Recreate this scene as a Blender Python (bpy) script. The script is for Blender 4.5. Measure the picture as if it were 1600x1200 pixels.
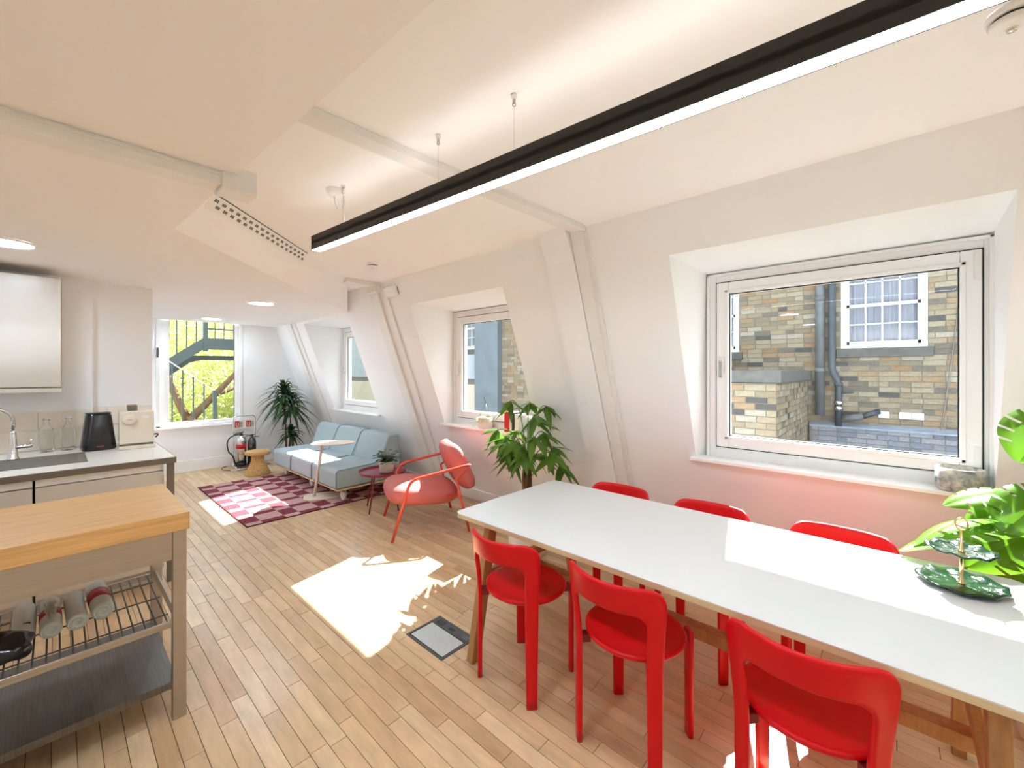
import bpy, math, random
from mathutils import Vector, Matrix
random.seed(7)
for o in list(bpy.data.objects): bpy.data.objects.remove(o, do_unlink=True)
SC = bpy.context.scene
COL = SC.collection
R = math.radians
PI = math.pi

# ------------------------------------------------------------------ camera
cam_d = bpy.data.cameras.new('camera'); cam = bpy.data.objects.new('camera', cam_d); COL.objects.link(cam)
cam.location = (0, 0, 1.52); cam.rotation_euler = (R(90), 0, R(-47.7))
cam_d.sensor_width = 36; cam_d.lens = 650/1600*36; cam_d.shift_y = -0.0125; cam_d.clip_start = 0.02; cam_d.clip_end = 300
SC.camera = cam

# ------------------------------------------------------------------ world, sun, exposure
wd = bpy.data.worlds.new('sky'); SC.world = wd; wd.use_nodes = True
bg = wd.node_tree.nodes['Background']
bg.inputs['Color'].default_value = (0.80, 0.90, 1.0, 1); bg.inputs['Strength'].default_value = 1.4
sun_d = bpy.data.lights.new('sun', 'SUN'); sun_d.energy = 16; sun_d.angle = R(0.55); sun_d.color = (1.0, 0.98, 0.95)
sun = bpy.data.objects.new('sun', sun_d); COL.objects.link(sun)
sun.rotation_euler = Vector((-1.02, -0.25, -1.0)).to_track_quat('-Z', 'Y').to_euler()
SC.view_settings.view_transform = 'Standard'; SC.view_settings.look = 'None'
SC.view_settings.exposure = 1.30; SC.view_settings.gamma = 1.0; SC.view_settings.use_curve_mapping = False
SC.cycles.max_bounces = 12; SC.cycles.diffuse_bounces = 8; SC.cycles.transparent_max_bounces = 16
LAMP = 1.25        # strength factor of the lamps, added unseen downlights included

# ------------------------------------------------------------------ materials
def S(r, g, b):
    f = lambda c: (c/255/12.92) if c/255 <= 0.04045 else ((c/255+0.055)/1.055)**2.4
    return (f(r), f(g), f(b), 1)
MATS = {}
def mat(name, color, rough=0.5, metal=0.0, var=None, bump=None, coat=0.0, attr=False, stretch=None, trans=0.0, emit=None, spec=None, transm=0.0, ior=None, col2=None):
    """procedural principled material; var=(scale, amount) colour noise; bump=(scale, strength)"""
    if name in MATS: return MATS[name]
    m = bpy.data.materials.new(name); m.use_nodes = True; nt = m.node_tree; N = nt.nodes; L = nt.links
    p = N['Principled BSDF']; out = N['Material Output']
    p.inputs['Base Color'].default_value = color; p.inputs['Roughness'].default_value = rough; p.inputs['Metallic'].default_value = metal
    if coat: p.inputs['Coat Weight'].default_value = coat; p.inputs['Coat Roughness'].default_value = 0.15
    if spec is not None: p.inputs['Specular IOR Level'].default_value = spec
    if transm: p.inputs['Transmission Weight'].default_value = transm
    if ior: p.inputs['IOR'].default_value = ior
    if emit: p.inputs['Emission Color'].default_value = emit[0]; p.inputs['Emission Strength'].default_value = emit[1]
    tc = N.new('ShaderNodeTexCoord'); src = tc.outputs['Object']
    if stretch:
        mp = N.new('ShaderNodeMapping'); mp.inputs['Scale'].default_value = stretch; L.new(src, mp.inputs['Vector']); src = mp.outputs['Vector']
    base = None
    if attr:
        a = N.new('ShaderNodeAttribute'); a.attribute_name = 'col'; base = a.outputs['Color']
    if var:
        nz = N.new('ShaderNodeTexNoise'); nz.inputs['Scale'].default_value = var[0]; nz.inputs['Detail'].default_value = 5; nz.inputs['Roughness'].default_value = 0.62
        L.new(src, nz.inputs['Vector'])
        rp = N.new('ShaderNodeMapRange'); rp.inputs['From Min'].default_value = 0.3; rp.inputs['From Max'].default_value = 0.7
        L.new(nz.outputs['Fac'], rp.inputs['Value'])
        mx = N.new('ShaderNodeMix'); mx.data_type = 'RGBA'
        if col2:
            L.new(rp.outputs['Result'], mx.inputs['Factor']); mx.inputs['A'].default_value = color; mx.inputs['B'].default_value = col2
            if base: L.new(base, mx.inputs['A'])
        else:
            rp.inputs['To Min'].default_value = 1-var[1]; rp.inputs['To Max'].default_value = 1+var[1]*0.6
            mx.blend_type = 'MULTIPLY'; mx.inputs['Factor'].default_value = 1; mx.inputs['A'].default_value = color
            if base: L.new(base, mx.inputs['A'])
            L.new(rp.outputs['Result'], mx.inputs['B'])
        base = mx.outputs['Result']
    if base: L.new(base, p.inputs['Base Color'])
    if bump:
        nb = N.new('ShaderNodeTexNoise'); nb.inputs['Scale'].default_value = bump[0]; nb.inputs['Detail'].default_value = 3
        L.new(src, nb.inputs['Vector'])
        bp = N.new('ShaderNodeBump'); bp.inputs['Strength'].default_value = bump[1]; bp.inputs['Distance'].default_value = 0.01
        L.new(nb.outputs['Fac'], bp.inputs['Height']); L.new(bp.outputs['Normal'], p.inputs['Normal'])
    if trans:
        tr = N.new('ShaderNodeBsdfTranslucent'); ms = N.new('ShaderNodeMixShader'); ms.inputs['Fac'].default_value = trans
        if base: L.new(base, tr.inputs['Color'])
        else: tr.inputs['Color'].default_value = color
        L.new(p.outputs['BSDF'], ms.inputs[1]); L.new(tr.outputs['BSDF'], ms.inputs[2]); L.new(ms.outputs['Shader'], out.inputs['Surface'])
    MATS[name] = m
    return m

def pane_mat(name, tint=(0.97, 0.985, 0.98, 1), refl=0.05, haze=0.0):
    m = bpy.data.materials.new(name); m.use_nodes = True; nt = m.node_tree; N = nt.nodes; L = nt.links
    N.remove(N['Principled BSDF'])
    t = N.new('ShaderNodeBsdfTransparent'); t.inputs['Color'].default_value = tint
    g = N.new('ShaderNodeBsdfGlossy'); g.inputs['Roughness'].default_value = 0.02
    lw = N.new('ShaderNodeLayerWeight'); lw.inputs['Blend'].default_value = 0.5
    pw = N.new('ShaderNodeMath'); pw.operation = 'POWER'; pw.inputs[1].default_value = 5; L.new(lw.outputs['Facing'], pw.inputs[0])
    ad = N.new('ShaderNodeMath'); ad.operation = 'MULTIPLY_ADD'; ad.inputs[1].default_value = 0.55; ad.inputs[2].default_value = refl; L.new(pw.outputs[0], ad.inputs[0])
    ms = N.new('ShaderNodeMixShader'); L.new(ad.outputs[0], ms.inputs['Fac']); L.new(t.outputs[0], ms.inputs[1]); L.new(g.outputs[0], ms.inputs[2])
    res = ms.outputs[0]
    if haze:
        d = N.new('ShaderNodeBsdfDiffuse'); d.inputs['Color'].default_value = (.8, .85, .9, 1)
        nz = N.new('ShaderNodeTexNoise'); nz.inputs['Scale'].default_value = 3; nz.inputs['Detail'].default_value = 6
        mr = N.new('ShaderNodeMapRange'); mr.inputs['From Min'].default_value = .35; mr.inputs['From Max'].default_value = .8; mr.inputs['To Max'].default_value = haze
        tc = N.new('ShaderNodeTexCoord'); L.new(tc.outputs['Object'], nz.inputs['Vector']); L.new(nz.outputs['Fac'], mr.inputs['Value'])
        m2 = N.new('ShaderNodeMixShader'); L.new(mr.outputs[0], m2.inputs['Fac']); L.new(res, m2.inputs[1]); L.new(d.outputs[0], m2.inputs[2]); res = m2.outputs[0]
    L.new(res, N['Material Output'].inputs['Surface'])
    return m

def emis_mat(name, color, strength):
    m = bpy.data.materials.new(name); m.use_nodes = True; N = m.node_tree.nodes; N.remove(N['Principled BSDF'])
    e = N.new('ShaderNodeEmission'); e.inputs['Color'].default_value = color; e.inputs['Strength'].default_value = strength
    m.node_tree.links.new(e.outputs[0], N['Material Output'].inputs['Surface']); return m

M_wall = mat('wall_paint', (.895, .91, .92, 1), .75, bump=(180, .04), var=(1.2, .015))
M_ceil = mat('ceiling_paint', (.925, .925, .93, 1), .8, bump=(160, .03))
M_soff = mat('soffit_shade_tone', (.885, .875, .865, 1), .8, bump=(160, .03))  # ceiling paint made darker and creamier; the soffit's shade is in the colour
M_white = mat('white_gloss_paint', (.89, .89, .875, 1), .35)
M_upvc = mat('white_window_plastic', (.89, .895, .895, 1), .3)
M_trunk = mat('trunking_plastic', (.82, .82, .80, 1), .4)
M_gask = mat('black_gasket', (.012, .012, .014, 1), .5)
M_glass = pane_mat('window_glass', refl=.008, haze=.03)
M_exw = mat('darkened_exterior_white', S(172, 174, 177), .5)  # exterior white kept darker to offset its overexposure
M_curt2 = None
M_board = mat('maple_board', (1, 1, 1, 1), .32, attr=True, var=(3.2, .19), stretch=(7, 1.3, 7), bump=(9, .012))
M_slab = mat('subfloor', S(84, 54, 30), .8)
M_tile = mat('beige_wall_tile', S(240, 232, 219), .25, var=(3, .03))
M_red = mat('red_lacquer', S(210, 0, 15), .40, bump=(60, .01), spec=.35)
M_reddark = mat('dark_red_joint', S(120, 8, 16), .4)
M_top = mat('white_laminate', (.72, .73, .725, 1), .22)
M_ply = mat('plywood_edge', S(214, 190, 150), .5, var=(8, .12), stretch=(1, 1, 40))
M_oak = mat('oak_leg', S(176, 128, 78), .45, var=(6, .25), stretch=(8, 8, 1.2))
M_steel = mat('brushed_steel', (.50, .47, .42, 1), .38, 1.0, var=(4, .12), stretch=(1, 60, 60))
M_dsteel = mat('dark_steel', (.12, .115, .11, 1), .4, .8)
M_chrome = mat('chrome', (.75, .75, .75, 1), .12, 1.0)
M_bam = mat('butcher_block', S(212, 164, 102), .42, var=(4, .22), stretch=(1.0, 22, 22), coat=.15)
M_black = mat('matte_black', (.012, .011, .009, 1), .45)
M_blackg = mat('gloss_black', (.012, .012, .013, 1), .2)
M_fab = mat('blue_grey_fabric', S(168, 184, 190), .9, var=(140, .10), bump=(420, .25))
M_fabd = mat('blue_grey_piping', S(110, 130, 140), .9)
M_salm = mat('salmon_leather', S(196, 104, 98), .55, bump=(220, .05), var=(5, .06))
M_coral = mat('coral_tube', S(222, 84, 62), .4)
M_maroon = mat('maroon_metal', S(132, 30, 40), .38)
M_sand = mat('sand_powder_coat', S(222, 206, 188), .5)
M_cork = mat('cork', S(205, 165, 105), .85, var=(55, .35), bump=(70, .3))
M_leaf = mat('leaf_green', S(92, 132, 44), .38, trans=.4, var=(7, .25))
M_leafd = mat('dark_leaf', S(44, 78, 34), .42, trans=.22, var=(7, .3))
M_leafm = mat('monstera_leaf', S(100, 152, 34), .28, trans=.40, var=(5, .22))
M_stem = mat('green_stem', S(110, 140, 60), .5)
M_bark = mat('bark', S(112, 84, 54), .85, var=(14, .35), bump=(40, .4), stretch=(1, 1, .3))
M_clay = mat('pale_ceramic', S(224, 216, 204), .6, var=(6, .06))
M_conc = mat('concrete_pot', S(196, 184, 168), .85, var=(8, .12), bump=(40, .1))
M_soil = mat('soil', (.03, .02, .012, 1), .95, var=(40, .4))
M_stonepot = mat('mottled_blue_glaze', S(232, 226, 212), .45, var=(20, .5), col2=S(66, 84, 96))
M_plate = mat('dark_green_glaze', S(18, 44, 28), .16, bump=(26, .8), spec=.4)
M_gold = mat('brass', (.75, .55, .25, 1), .22, 1.0)
M_worktop = mat('pale_worktop', S(236, 232, 224), .28, var=(60, .03))
M_edge = mat('worktop_edge', S(112, 102, 88), .45)
M_cab = mat('cabinet_white', S(208, 201, 190), .28)
M_sink = mat('grey_composite_sink', S(112, 104, 94), .45, var=(200, .1))
M_cream = mat('cream_appliance', S(228, 218, 200), .4)
M_bag = mat('frosted_bag_roll', S(196, 200, 192), .45, bump=(25, .3))
M_bagred = mat('red_paper_band', S(170, 52, 56), .6)
M_gpanel = mat('grey_carpet_inlay', S(196, 204, 204), .9, var=(60, .08))
M_gframe = mat('floor_box_frame', S(70, 72, 72), .45)
M_clear = mat('clear_glass', (1, 1, 1, 1), .02, transm=1.0, ior=1.2)
M_signred = mat('sign_red', S(190, 30, 36), .5)
M_signw = mat('sign_white', S(236, 232, 224), .5)
M_mortar = mat('mortar', S(102, 99, 92), .95, var=(20, .12))
M_brick = mat('brick', (1, 1, 1, 1), .9, attr=True, var=(28, .22), bump=(60, .3))
M_stone = mat('weathered_stone', S(80, 80, 77), .9, var=(12, .3), bump=(30, .3))
M_pipe = mat('grey_pipe', S(82, 86, 88), .55, var=(10, .25))
M_pipeb = mat('blue_black_pipe', S(48, 56, 64), .5, var=(10, .3))
M_render = mat('grey_render', S(98, 106, 113), .9, var=(2.5, .15))
M_rendw = mat('cream_render', S(176, 166, 150), .9, var=(2, .06))
M_curt = mat('net_curtain', S(136, 136, 150), .9, var=(5, .1), stretch=(1, 6, .3))
M_stair = mat('dark_green_steel', S(60, 72, 68), .5, var=(5, .15))
M_ground = mat('paving_ground', S(140, 136, 128), .95, var=(1.5, .15))
M_foli = mat('tree_leaf', S(206, 212, 130), .5, trans=.5, var=(.9, .25))

# ------------------------------------------------------------------ mesh helpers
class MB:
    def __init__(s): s.v = []; s.f = []; s.c = []
    def add(s, vs, fs, col=None):
        b = len(s.v); s.v += [tuple(v) for v in vs]; s.f += [tuple(i+b for i in f) for f in fs]
        if col is not None: s.c += [col]*len(fs)
        return s
    def box(s, x0, x1, y0, y1, z0, z1, M=None, col=None):
        vs = [Vector((x, y, z)) for z in (z0, z1) for y in (y0, y1) for x in (x0, x1)]
        if M: vs = [M @ v for v in vs]
        return s.add(vs, [(0, 2, 3, 1), (4, 5, 7, 6), (0, 1, 5, 4), (2, 6, 7, 3), (0, 4, 6, 2), (1, 3, 7, 5)], col)
    def prism(s, poly, a, b, axis='z'):
        """extrude 2D poly; axis z: (x,y) -> z ; axis y: (x,z) -> y ; axis x: (y,z) -> x"""
        def P(p, t): return (p[0], p[1], t) if axis == 'z' else ((p[0], t, p[1]) if axis == 'y' else (t, p[0], p[1]))
        n = len(poly); vs = [P(p, a) for p in poly]+[P(p, b) for p in poly]
        fs = [tuple(range(n))[::-1], tuple(range(n, 2*n))]+[(i, (i+1) % n, n+(i+1) % n, n+i) for i in range(n)]
        return s.add(vs, fs)
    def quad(s, a, b, c, d): return s.add([a, b, c, d], [(0, 1, 2, 3)])
    def tube(s, pts, r, n=10, caps=True, flat=None):
        pts = [Vector(p) for p in pts]; m = len(pts); rr = r if isinstance(r, (list, tuple)) else [r]*m
        T = []
        for i in range(m):
            a = pts[max(i-1, 0)]; b = pts[min(i+1, m-1)]; T.append((b-a).normalized())
        up = Vector((0, 0, 1)) if abs(T[0].z) < .95 else Vector((1, 0, 0))
        U = T[0].cross(up).normalized(); vs = []
        for i in range(m):
            U = (U-T[i]*U.dot(T[i])).normalized(); V = T[i].cross(U)
            for k in range(n):
                a = 2*PI*k/n; vs.append(pts[i]+(U*math.cos(a)+V*math.sin(a))*rr[i])
        fs = [(i*n+k, i*n+(k+1) % n, (i+1)*n+(k+1) % n, (i+1)*n+k) for i in range(m-1) for k in range(n)]
        if caps: fs += [tuple(range(n))[::-1], tuple((m-1)*n+k for k in range(n))]
        return s.add(vs, fs)
    def lathe(s, prof, n=32, cx=0, cy=0, cz=0, M=None):
        vs = []; fs = []; m = len(prof)
        for (r, z) in prof:
            for k in range(n):
                a = 2*PI*k/n; v = Vector((cx+r*math.cos(a), cy+r*math.sin(a), cz+z)); vs.append(M @ v if M else v)
        for i in range(m-1):
            for k in range(n): fs.append((i*n+k, i*n+(k+1) % n, (i+1)*n+(k+1) % n, (i+1)*n+k))
        if prof[0][0] > 1e-5: fs.append(tuple(range(n))[::-1])
        if prof[-1][0] > 1e-5: fs.append(tuple((m-1)*n+k for k in range(n)))
        return s.add(vs, fs)
    def strip(s, pts, widths, side, fold=0.0, nrm=None):
        """leaf-like blade along pts, half-widths, side vectors"""
        m = len(pts); vs = []
        for i in range(m):
            p = Vector(pts[i]); t = (Vector(pts[min(i+1, m-1)])-Vector(pts[max(i-1, 0)])).normalized()
            sd = Vector(side); sd = (sd-t*sd.dot(t)).normalized(); nn = sd.cross(t)
            vs += [p-sd*widths[i]+nn*fold*widths[i], p, p+sd*widths[i]+nn*fold*widths[i]]
        fs = []
        for i in range(m-1):
            a = i*3; fs += [(a, a+1, a+4, a+3), (a+1, a+2, a+5, a+4)]
        return s.add(vs, fs)
    def build(s, name, m, parent=None, smooth=False, bevel=None, seg=2, sub=0, solid=None, autos=None):
        me = bpy.data.meshes.new(name); me.from_pydata(s.v, [], s.f)
        if s.c:
            at = me.color_attributes.new('col', 'FLOAT_COLOR', 'CORNER')
            data = []
            for p in me.polygons: data += list(s.c[p.index])*p.loop_total
            at.data.foreach_set('color', data)
        me.materials.append(m)
        if smooth: me.polygons.foreach_set('use_smooth', [True]*len(me.polygons))
        me.update()
        o = bpy.data.objects.new(name, me); COL.objects.link(o)
        if parent: o.parent = parent
        if solid: md = o.modifiers.new('solid', 'SOLIDIFY'); md.thickness = solid; md.offset = 0
        if bevel:
            md = o.modifiers.new('bevel', 'BEVEL'); md.width = bevel; md.segments = seg; md.limit_method = 'ANGLE'; md.angle_limit = R(35)
            if seg > 1: me.polygons.foreach_set('use_smooth', [True]*len(me.polygons)); md.harden_normals = True
        if sub: md = o.modifiers.new('sub', 'SUBSURF'); md.levels = sub; md.render_levels = sub
        return o

def tag(o, label=None, cat=None, group=None, kind=None):
    if label: o['label'] = label
    if cat: o['category'] = cat
    if group: o['group'] = group
    if kind: o['kind'] = kind
    return o
def thing(name, label, cat, loc=(0, 0, 0), rz=0.0, group=None):
    o = bpy.data.objects.new(name, None); COL.objects.link(o); o.empty_display_size = .1
    o.location = loc; o.rotation_euler = (0, 0, rz); return tag(o, label, cat, group)
def struct(o): o['kind'] = 'structure'; return o
def copy_tree(o, parent=None):
    c = o.copy(); COL.objects.link(c)
    if parent: c.parent = parent
    for ch in [x for x in bpy.data.objects if x.parent == o]: copy_tree(ch, c)
    return c
def fillet(pts, rad, seg=6):
    pts = [Vector(p) for p in pts]; out = [pts[0]]
    for i in range(1, len(pts)-1):
        a, b, c = pts[i-1], pts[i], pts[i+1]; u = (a-b); v = (c-b); r = min(rad, u.length*.49, v.length*.49)
        p0 = b+u.normalized()*r; p1 = b+v.normalized()*r
        for k in range(seg+1):
            t = k/seg; out.append(p0*(1-t)**2+b*2*t*(1-t)+p1*t*t)
    out.append(pts[-1]); return out
def rrect(x0, x1, y0, y1, r, n=6):
    out = []
    for cx, cy, a0 in ((x1-r, y1-r, 0), (x0+r, y1-r, 90), (x0+r, y0+r, 180), (x1-r, y0+r, 270)):
        for k in range(n+1): a = R(a0+90*k/n); out.append((cx+r*math.cos(a), cy+r*math.sin(a)))
    return out
def bez(a, b, c, n=10):
    a, b, c = Vector(a), Vector(b), Vector(c)
    return [a*(1-t)**2+b*2*t*(1-t)+c*t*t for t in [i/n for i in range(n+1)]]
def inview(x, y, z):
    zc = .7396*x+.6730*y; xc = .6730*x-.7396*y
    if zc < .2: return None
    px = 800+650*xc/zc; py = 580-650*(z-1.52)/zc
    return (px, py, zc)

# ================================================================== SETTING
W0, SL = 3.38, 0.365                     # sloping window wall: x = W0 - SL*z
def wx(z): return W0-SL*z
ZC, ZK = 2.52, 2.28                      # ceiling heights
YB, YF, XL = 7.85, -4.5, -2.7

# floor: slab + maple strips
b = MB(); b.box(XL, W0+.02, YF, YB+.02, -.12, -.003)
floor = struct(b.build('floor', M_slab))
cols = [S(212, 180, 139), S(216, 185, 145), S(207, 173, 131), S(214, 182, 142), S(201, 165, 124), S(220, 191, 153), S(210, 177, 137)]
boards = []
x = XL; rb = random.Random(3)
while x < W0:
    y = YF-rb.random()*.6
    while y < YB:
        ln = rb.uniform(.28, .95); y0, y1 = max(y, YF), min(y+ln, YB)
        if y1-y0 > .03:
            c = rb.choice(cols); k = rb.uniform(.93, 1.06)
            boards.append((x, min(x+.069, W0), y0, y1, rb.uniform(-.0006, 0), (c[0]*k, c[1]*k, c[2]*k, 1)))
        y += ln
    x += .069
def bscore(q):
    cx, cy = (q[0]+q[1])/2, (q[2]+q[3])/2; w = inview(cx, cy, 0)
    if not w or not (-40 < w[0] < 1640 and w[1] < 1240): return 0
    return (q[3]-q[2])/(w[2]**3)
boards.sort(key=bscore, reverse=True)
rest = MB()
for i, q in enumerate(boards):
    t = b = MB() if i < 300 else rest
    g = .0013
    b.box(q[0]+g, q[1]-g, q[2]+g, q[3]-g, -.015, q[4], col=q[5])
    if i < 300: b.build('floor_board', M_board, floor)
rest.build('floor_boards_beyond', M_board, floor)['kind'] = 'stuff'

# ceiling: kitchen soffit, higher window-side ceiling, leaning bulkhead between them
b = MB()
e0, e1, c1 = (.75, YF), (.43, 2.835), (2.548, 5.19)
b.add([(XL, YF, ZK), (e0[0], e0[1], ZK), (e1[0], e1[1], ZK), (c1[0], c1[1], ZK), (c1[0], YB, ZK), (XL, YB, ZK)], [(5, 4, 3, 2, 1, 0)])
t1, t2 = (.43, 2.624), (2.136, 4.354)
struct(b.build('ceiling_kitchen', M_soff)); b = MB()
b.add([(e0[0], YF, ZC), (wx(ZC), YF, ZC), (wx(ZC), 5.2, ZC), (t2[0], t2[1], ZC), (t1[0], t1[1], ZC)], [(4, 3, 2, 1, 0)])
b.quad((e0[0], e0[1], ZK), (e1[0], e1[1], ZK), (t1[0], t1[1], ZC), (e0[0], YF, ZC))
b.quad((e1[0], e1[1], ZK), (c1[0], c1[1], ZK), (t2[0], t2[1], ZC), (t1[0], t1[1], ZC))
b.add([(c1[0], c1[1], ZK), (wx(ZC), 5.2, ZC), (t2[0], t2[1], ZC)], [(0, 1, 2)])
struct(b.build('ceiling', M_ceil))

# right (window) wall with reveals
WIN = [(-.372, 1.015), (2.438, 3.825), (5.248, 6.635), (-3.182, -1.795)]
ZS, ZH, XF = .915, 2.24, 3.17
b = MB()
def wq(y0, y1, z0, z1): b.quad((wx(z0), y0, z0), (wx(z0), y1, z0), (wx(z1), y1, z1), (wx(z1), y0, z1))
wq(YF, YB, 0, ZS); wq(YF, YB, ZH, ZC)
ys = [YF]+[v for w in sorted(WIN) for v in w]+[YB]
for i in range(0, len(ys), 2): wq(ys[i], ys[i+1], ZS, ZH)
for y0, y1 in WIN:
    a0, a1 = y0-.012, y1-.04                       # opening at the frame
    b.quad((wx(ZH), y0, ZH), (wx(ZH), y1, ZH), (XF+.08, a1, ZH-.03), (XF+.08, a0, ZH-.03))
    b.quad((wx(ZS), y0, ZS), (wx(ZS), y1, ZS), (XF+.08, a1, ZS), (XF+.08, a0, ZS))
    b.quad((wx(ZS), y1, ZS), (wx(ZH), y1, ZH), (XF+.08, a1, ZH-.03), (XF+.08, a1, ZS))
    b.quad((wx(ZS), y0, ZS), (wx(ZH), y0, ZH), (XF+.08, a0, ZH-.03), (XF+.08, a0, ZS))
struct(b.build('wall_right', M_wall))

# pier with a haunch beside the trunking on the window wall
b = MB()
p = .055; zb, zt = 0, 2.31
def pv(z, off, y): return (wx(z)-off, y, z)
y0, y1 = 1.665, 1.90
prof = [(0, 0), (0, p), (zt, p), (ZC, .10), (ZC, 0)]
vs = [(wx(z)-o if o else wx(z)+.02, y0, z) for z, o in prof]+[(wx(z)-o if o else wx(z)+.02, y1, z) for z, o in prof]
b.add(vs, [(0, 1, 2, 3, 4), (9, 8, 7, 6, 5)]+[(i, 5+i, 6+i, 1+i) for i in range(4)])
struct(b.build('wall_pier', M_wall))

def window(n, y0, y1, handle_y):
    """white casement with outer frame, sash, pane, gasket, handle, hinges and sill board"""
    a0, a1 = y0-.012, y1-.04; z0, z1 = ZS, 2.205
    g0, g1, gz0, gz1 = a0+.035, a1-.058, .985, 2.145
    b = MB(); X0, X1 = 3.165, 3.27
    b.box(X0, X1, a0, g0, z0, z1); b.box(X0, X1, g1, a1, z0, z1); b.box(X0, X1, g0, g1, z0, gz0); b.box(X0, X1, g0, g1, gz1, z1)
    b.box(X0-.02, X0, a0, a0+.018, z0, z1); b.box(X0-.02, X0, a1-.018, a1, z0, z1); b.box(X0-.02, X0, a0, a1, z1-.018, z1)
    root = struct(b.build('window_%d' % n, M_upvc, bevel=.004))
    b = MB(); g = .006; s0, s1, sz0, sz1 = g0+g, g1-g, gz0+g, gz1-g; fw = .078
    for (ya, yb, za, zb_) in ((s0, s0+fw, sz0, sz1), (s1-fw, s1, sz0, sz1), (s0+fw, s1-fw, sz0, sz0+fw), (s0+fw, s1-fw, sz1-fw, sz1)):
        b.box(3.148, 3.235, ya, yb, za, zb_)
    b.build('sash', M_upvc, root, bevel=.006)
    b = MB(); i0, i1, j0, j1 = s0+fw-.022, s1-fw+.022, sz0+fw-.022, sz1-fw+.022
    b.box(3.14, 3.15, i0, i0+.02, j0, j1); b.box(3.14, 3.15, i1-.02, i1, j0, j1); b.box(3.14, 3.15, i0, i1, j0, j0+.02); b.box(3.14, 3.15, i0, i1, j1-.02, j1)
    b.build('glazing_bead', M_upvc, root, bevel=.004)
    b = MB(); i0, i1, j0, j1 = s0+fw, s1-fw, sz0+fw, sz1-fw; t = .006
    b.box(3.170, 3.176, i0, i0+t, j0, j1); b.box(3.170, 3.176, i1-t, i1, j0, j1); b.box(3.170, 3.176, i0, i1, j0, j0+t); b.box(3.170, 3.176, i0, i1, j1-t, j1)
    b.box(3.160, 3.21, g0, g0+g, gz0, gz1); b.box(3.160, 3.21, g1-g, g1, gz0, gz1); b.box(3.160, 3.21, g0, g1, gz0, gz0+g); b.box(3.160, 3.21, g0, g1, gz1-g, gz1)
    b.build('gasket', M_gask, root)
    b = MB(); b.box(3.196, 3.204, i0-.005, i1+.005, j0-.005, j1+.005); b.build('pane', M_glass, root)
    b = MB(); hy = s1-.035; b.box(3.130, 3.148, hy-.016, hy+.016, 1.50, 1.62); h = b.build('handle', M_trunk, root, bevel=.006)
    b = MB(); b.box(3.112, 3.130, hy-.012, hy+.012, 1.475, 1.59); b.build('lever', M_chrome, h, bevel=.004)
    for zz in (gz0+.01, gz1-.16):
        b = MB(); b.box(3.135, 3.150, s0+.004, s0+.03, zz, zz+.14); b.build('hinge', M_trunk, root, bevel=.003)
    b = MB(); b.box(2.995, 3.17, y0-.03, y1+.03, ZS-.02, ZS+.004); b.build('window_sill', M_white, root, bevel=.005)
    return root
for i, (y0, y1) in enumerate(WIN): window(i+1, y0, y1, 0)

# back wall with tall window
WX0, WX1, WZ0 = .98, 2.07, .69
b = MB()
b.box(.62, WX0, YB, YB+.12, -.01, ZK+.3); b.box(WX1, W0+.1, YB, YB+.12, -.01, ZC+.2); b.box(WX0, WX1, YB, YB+.12, -.01, WZ0)
b.box(WX0, WX1, YB, YB+.12, 2.36, ZC+.2)
struct(b.build('wall_back', M_wall))
b = MB()
b.box(WX0, WX0+.05, YB-.015, YB+.10, WZ0, 2.36); b.box(WX1-.05, WX1, YB-.015, YB+.10, WZ0, 2.36); b.box(WX0, WX1, YB-.015, YB+.1, WZ0, WZ0+.03); b.box(WX0, WX1, YB, YB+.1, 2.33, 2.36)
w5 = struct(b.build('window_5', M_upvc, bevel=.004))
b = MB(); b.box(WX0+.052, WX0+.155, YB+.02, YB+.08, WZ0+.03, 2.33); b.box(WX1-.105, WX1-.052, YB+.02, YB+.08, WZ0+.03, 2.33); b.box(WX0+.15, WX1-.1, YB+.02, YB+.08, WZ0+.03, WZ0+.07); b.build('sash', M_upvc, w5, bevel=.005)
b = MB(); b.box(WX0+.155, WX0+.160, YB+.03, YB+.06, WZ0+.07, 2.33); b.box(WX1-.110, WX1-.105, YB+.03, YB+.06, WZ0+.07, 2.33); b.build('gasket', M_gask, w5)
b = MB(); b.box(WX0+.15, WX1-.1, YB+.045, YB+.052, WZ0+.06, 2.335); b.build('pane', M_glass, w5)
b = MB(); b.box(WX0+.006, WX0+.03, YB-.045, YB-.015, 1.72, 1.86); b.build('handle', M_dsteel, w5, bevel=.005)
b = MB(); b.box(WX0-.05, WX1+.05, YB-.055, YB+.02, WZ0-.03, WZ0); b.build('window_sill', M_white, w5, bevel=.006)

# kitchen wall (a step in its plane), return wall, hidden walls
KY, KY2, KX = 4.93, 5.03, .605
b = MB(); b.box(XL, .213, KY, KY2+.15, -.01, ZK+.02); b.box(.213, KX, KY2, KY2+.15, -.01, ZK+.02); wk = struct(b.build('wall_kitchen', M_wall))
b = MB(); b.box(KX-.12, KX+.001, KY2+.14, YB+.1, -.01, ZK+.02); struct(b.build('wall_return', M_wall))
b = MB(); b.box(XL-.1, XL, YF, KY+.1, -.01, ZK+.02); struct(b.build('wall_left', M_wall))
b = MB(); b.box(XL-.1, W0+.1, YF-.1, YF, -.01, ZC+.02); struct(b.build('wall_front', M_wall))
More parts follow.
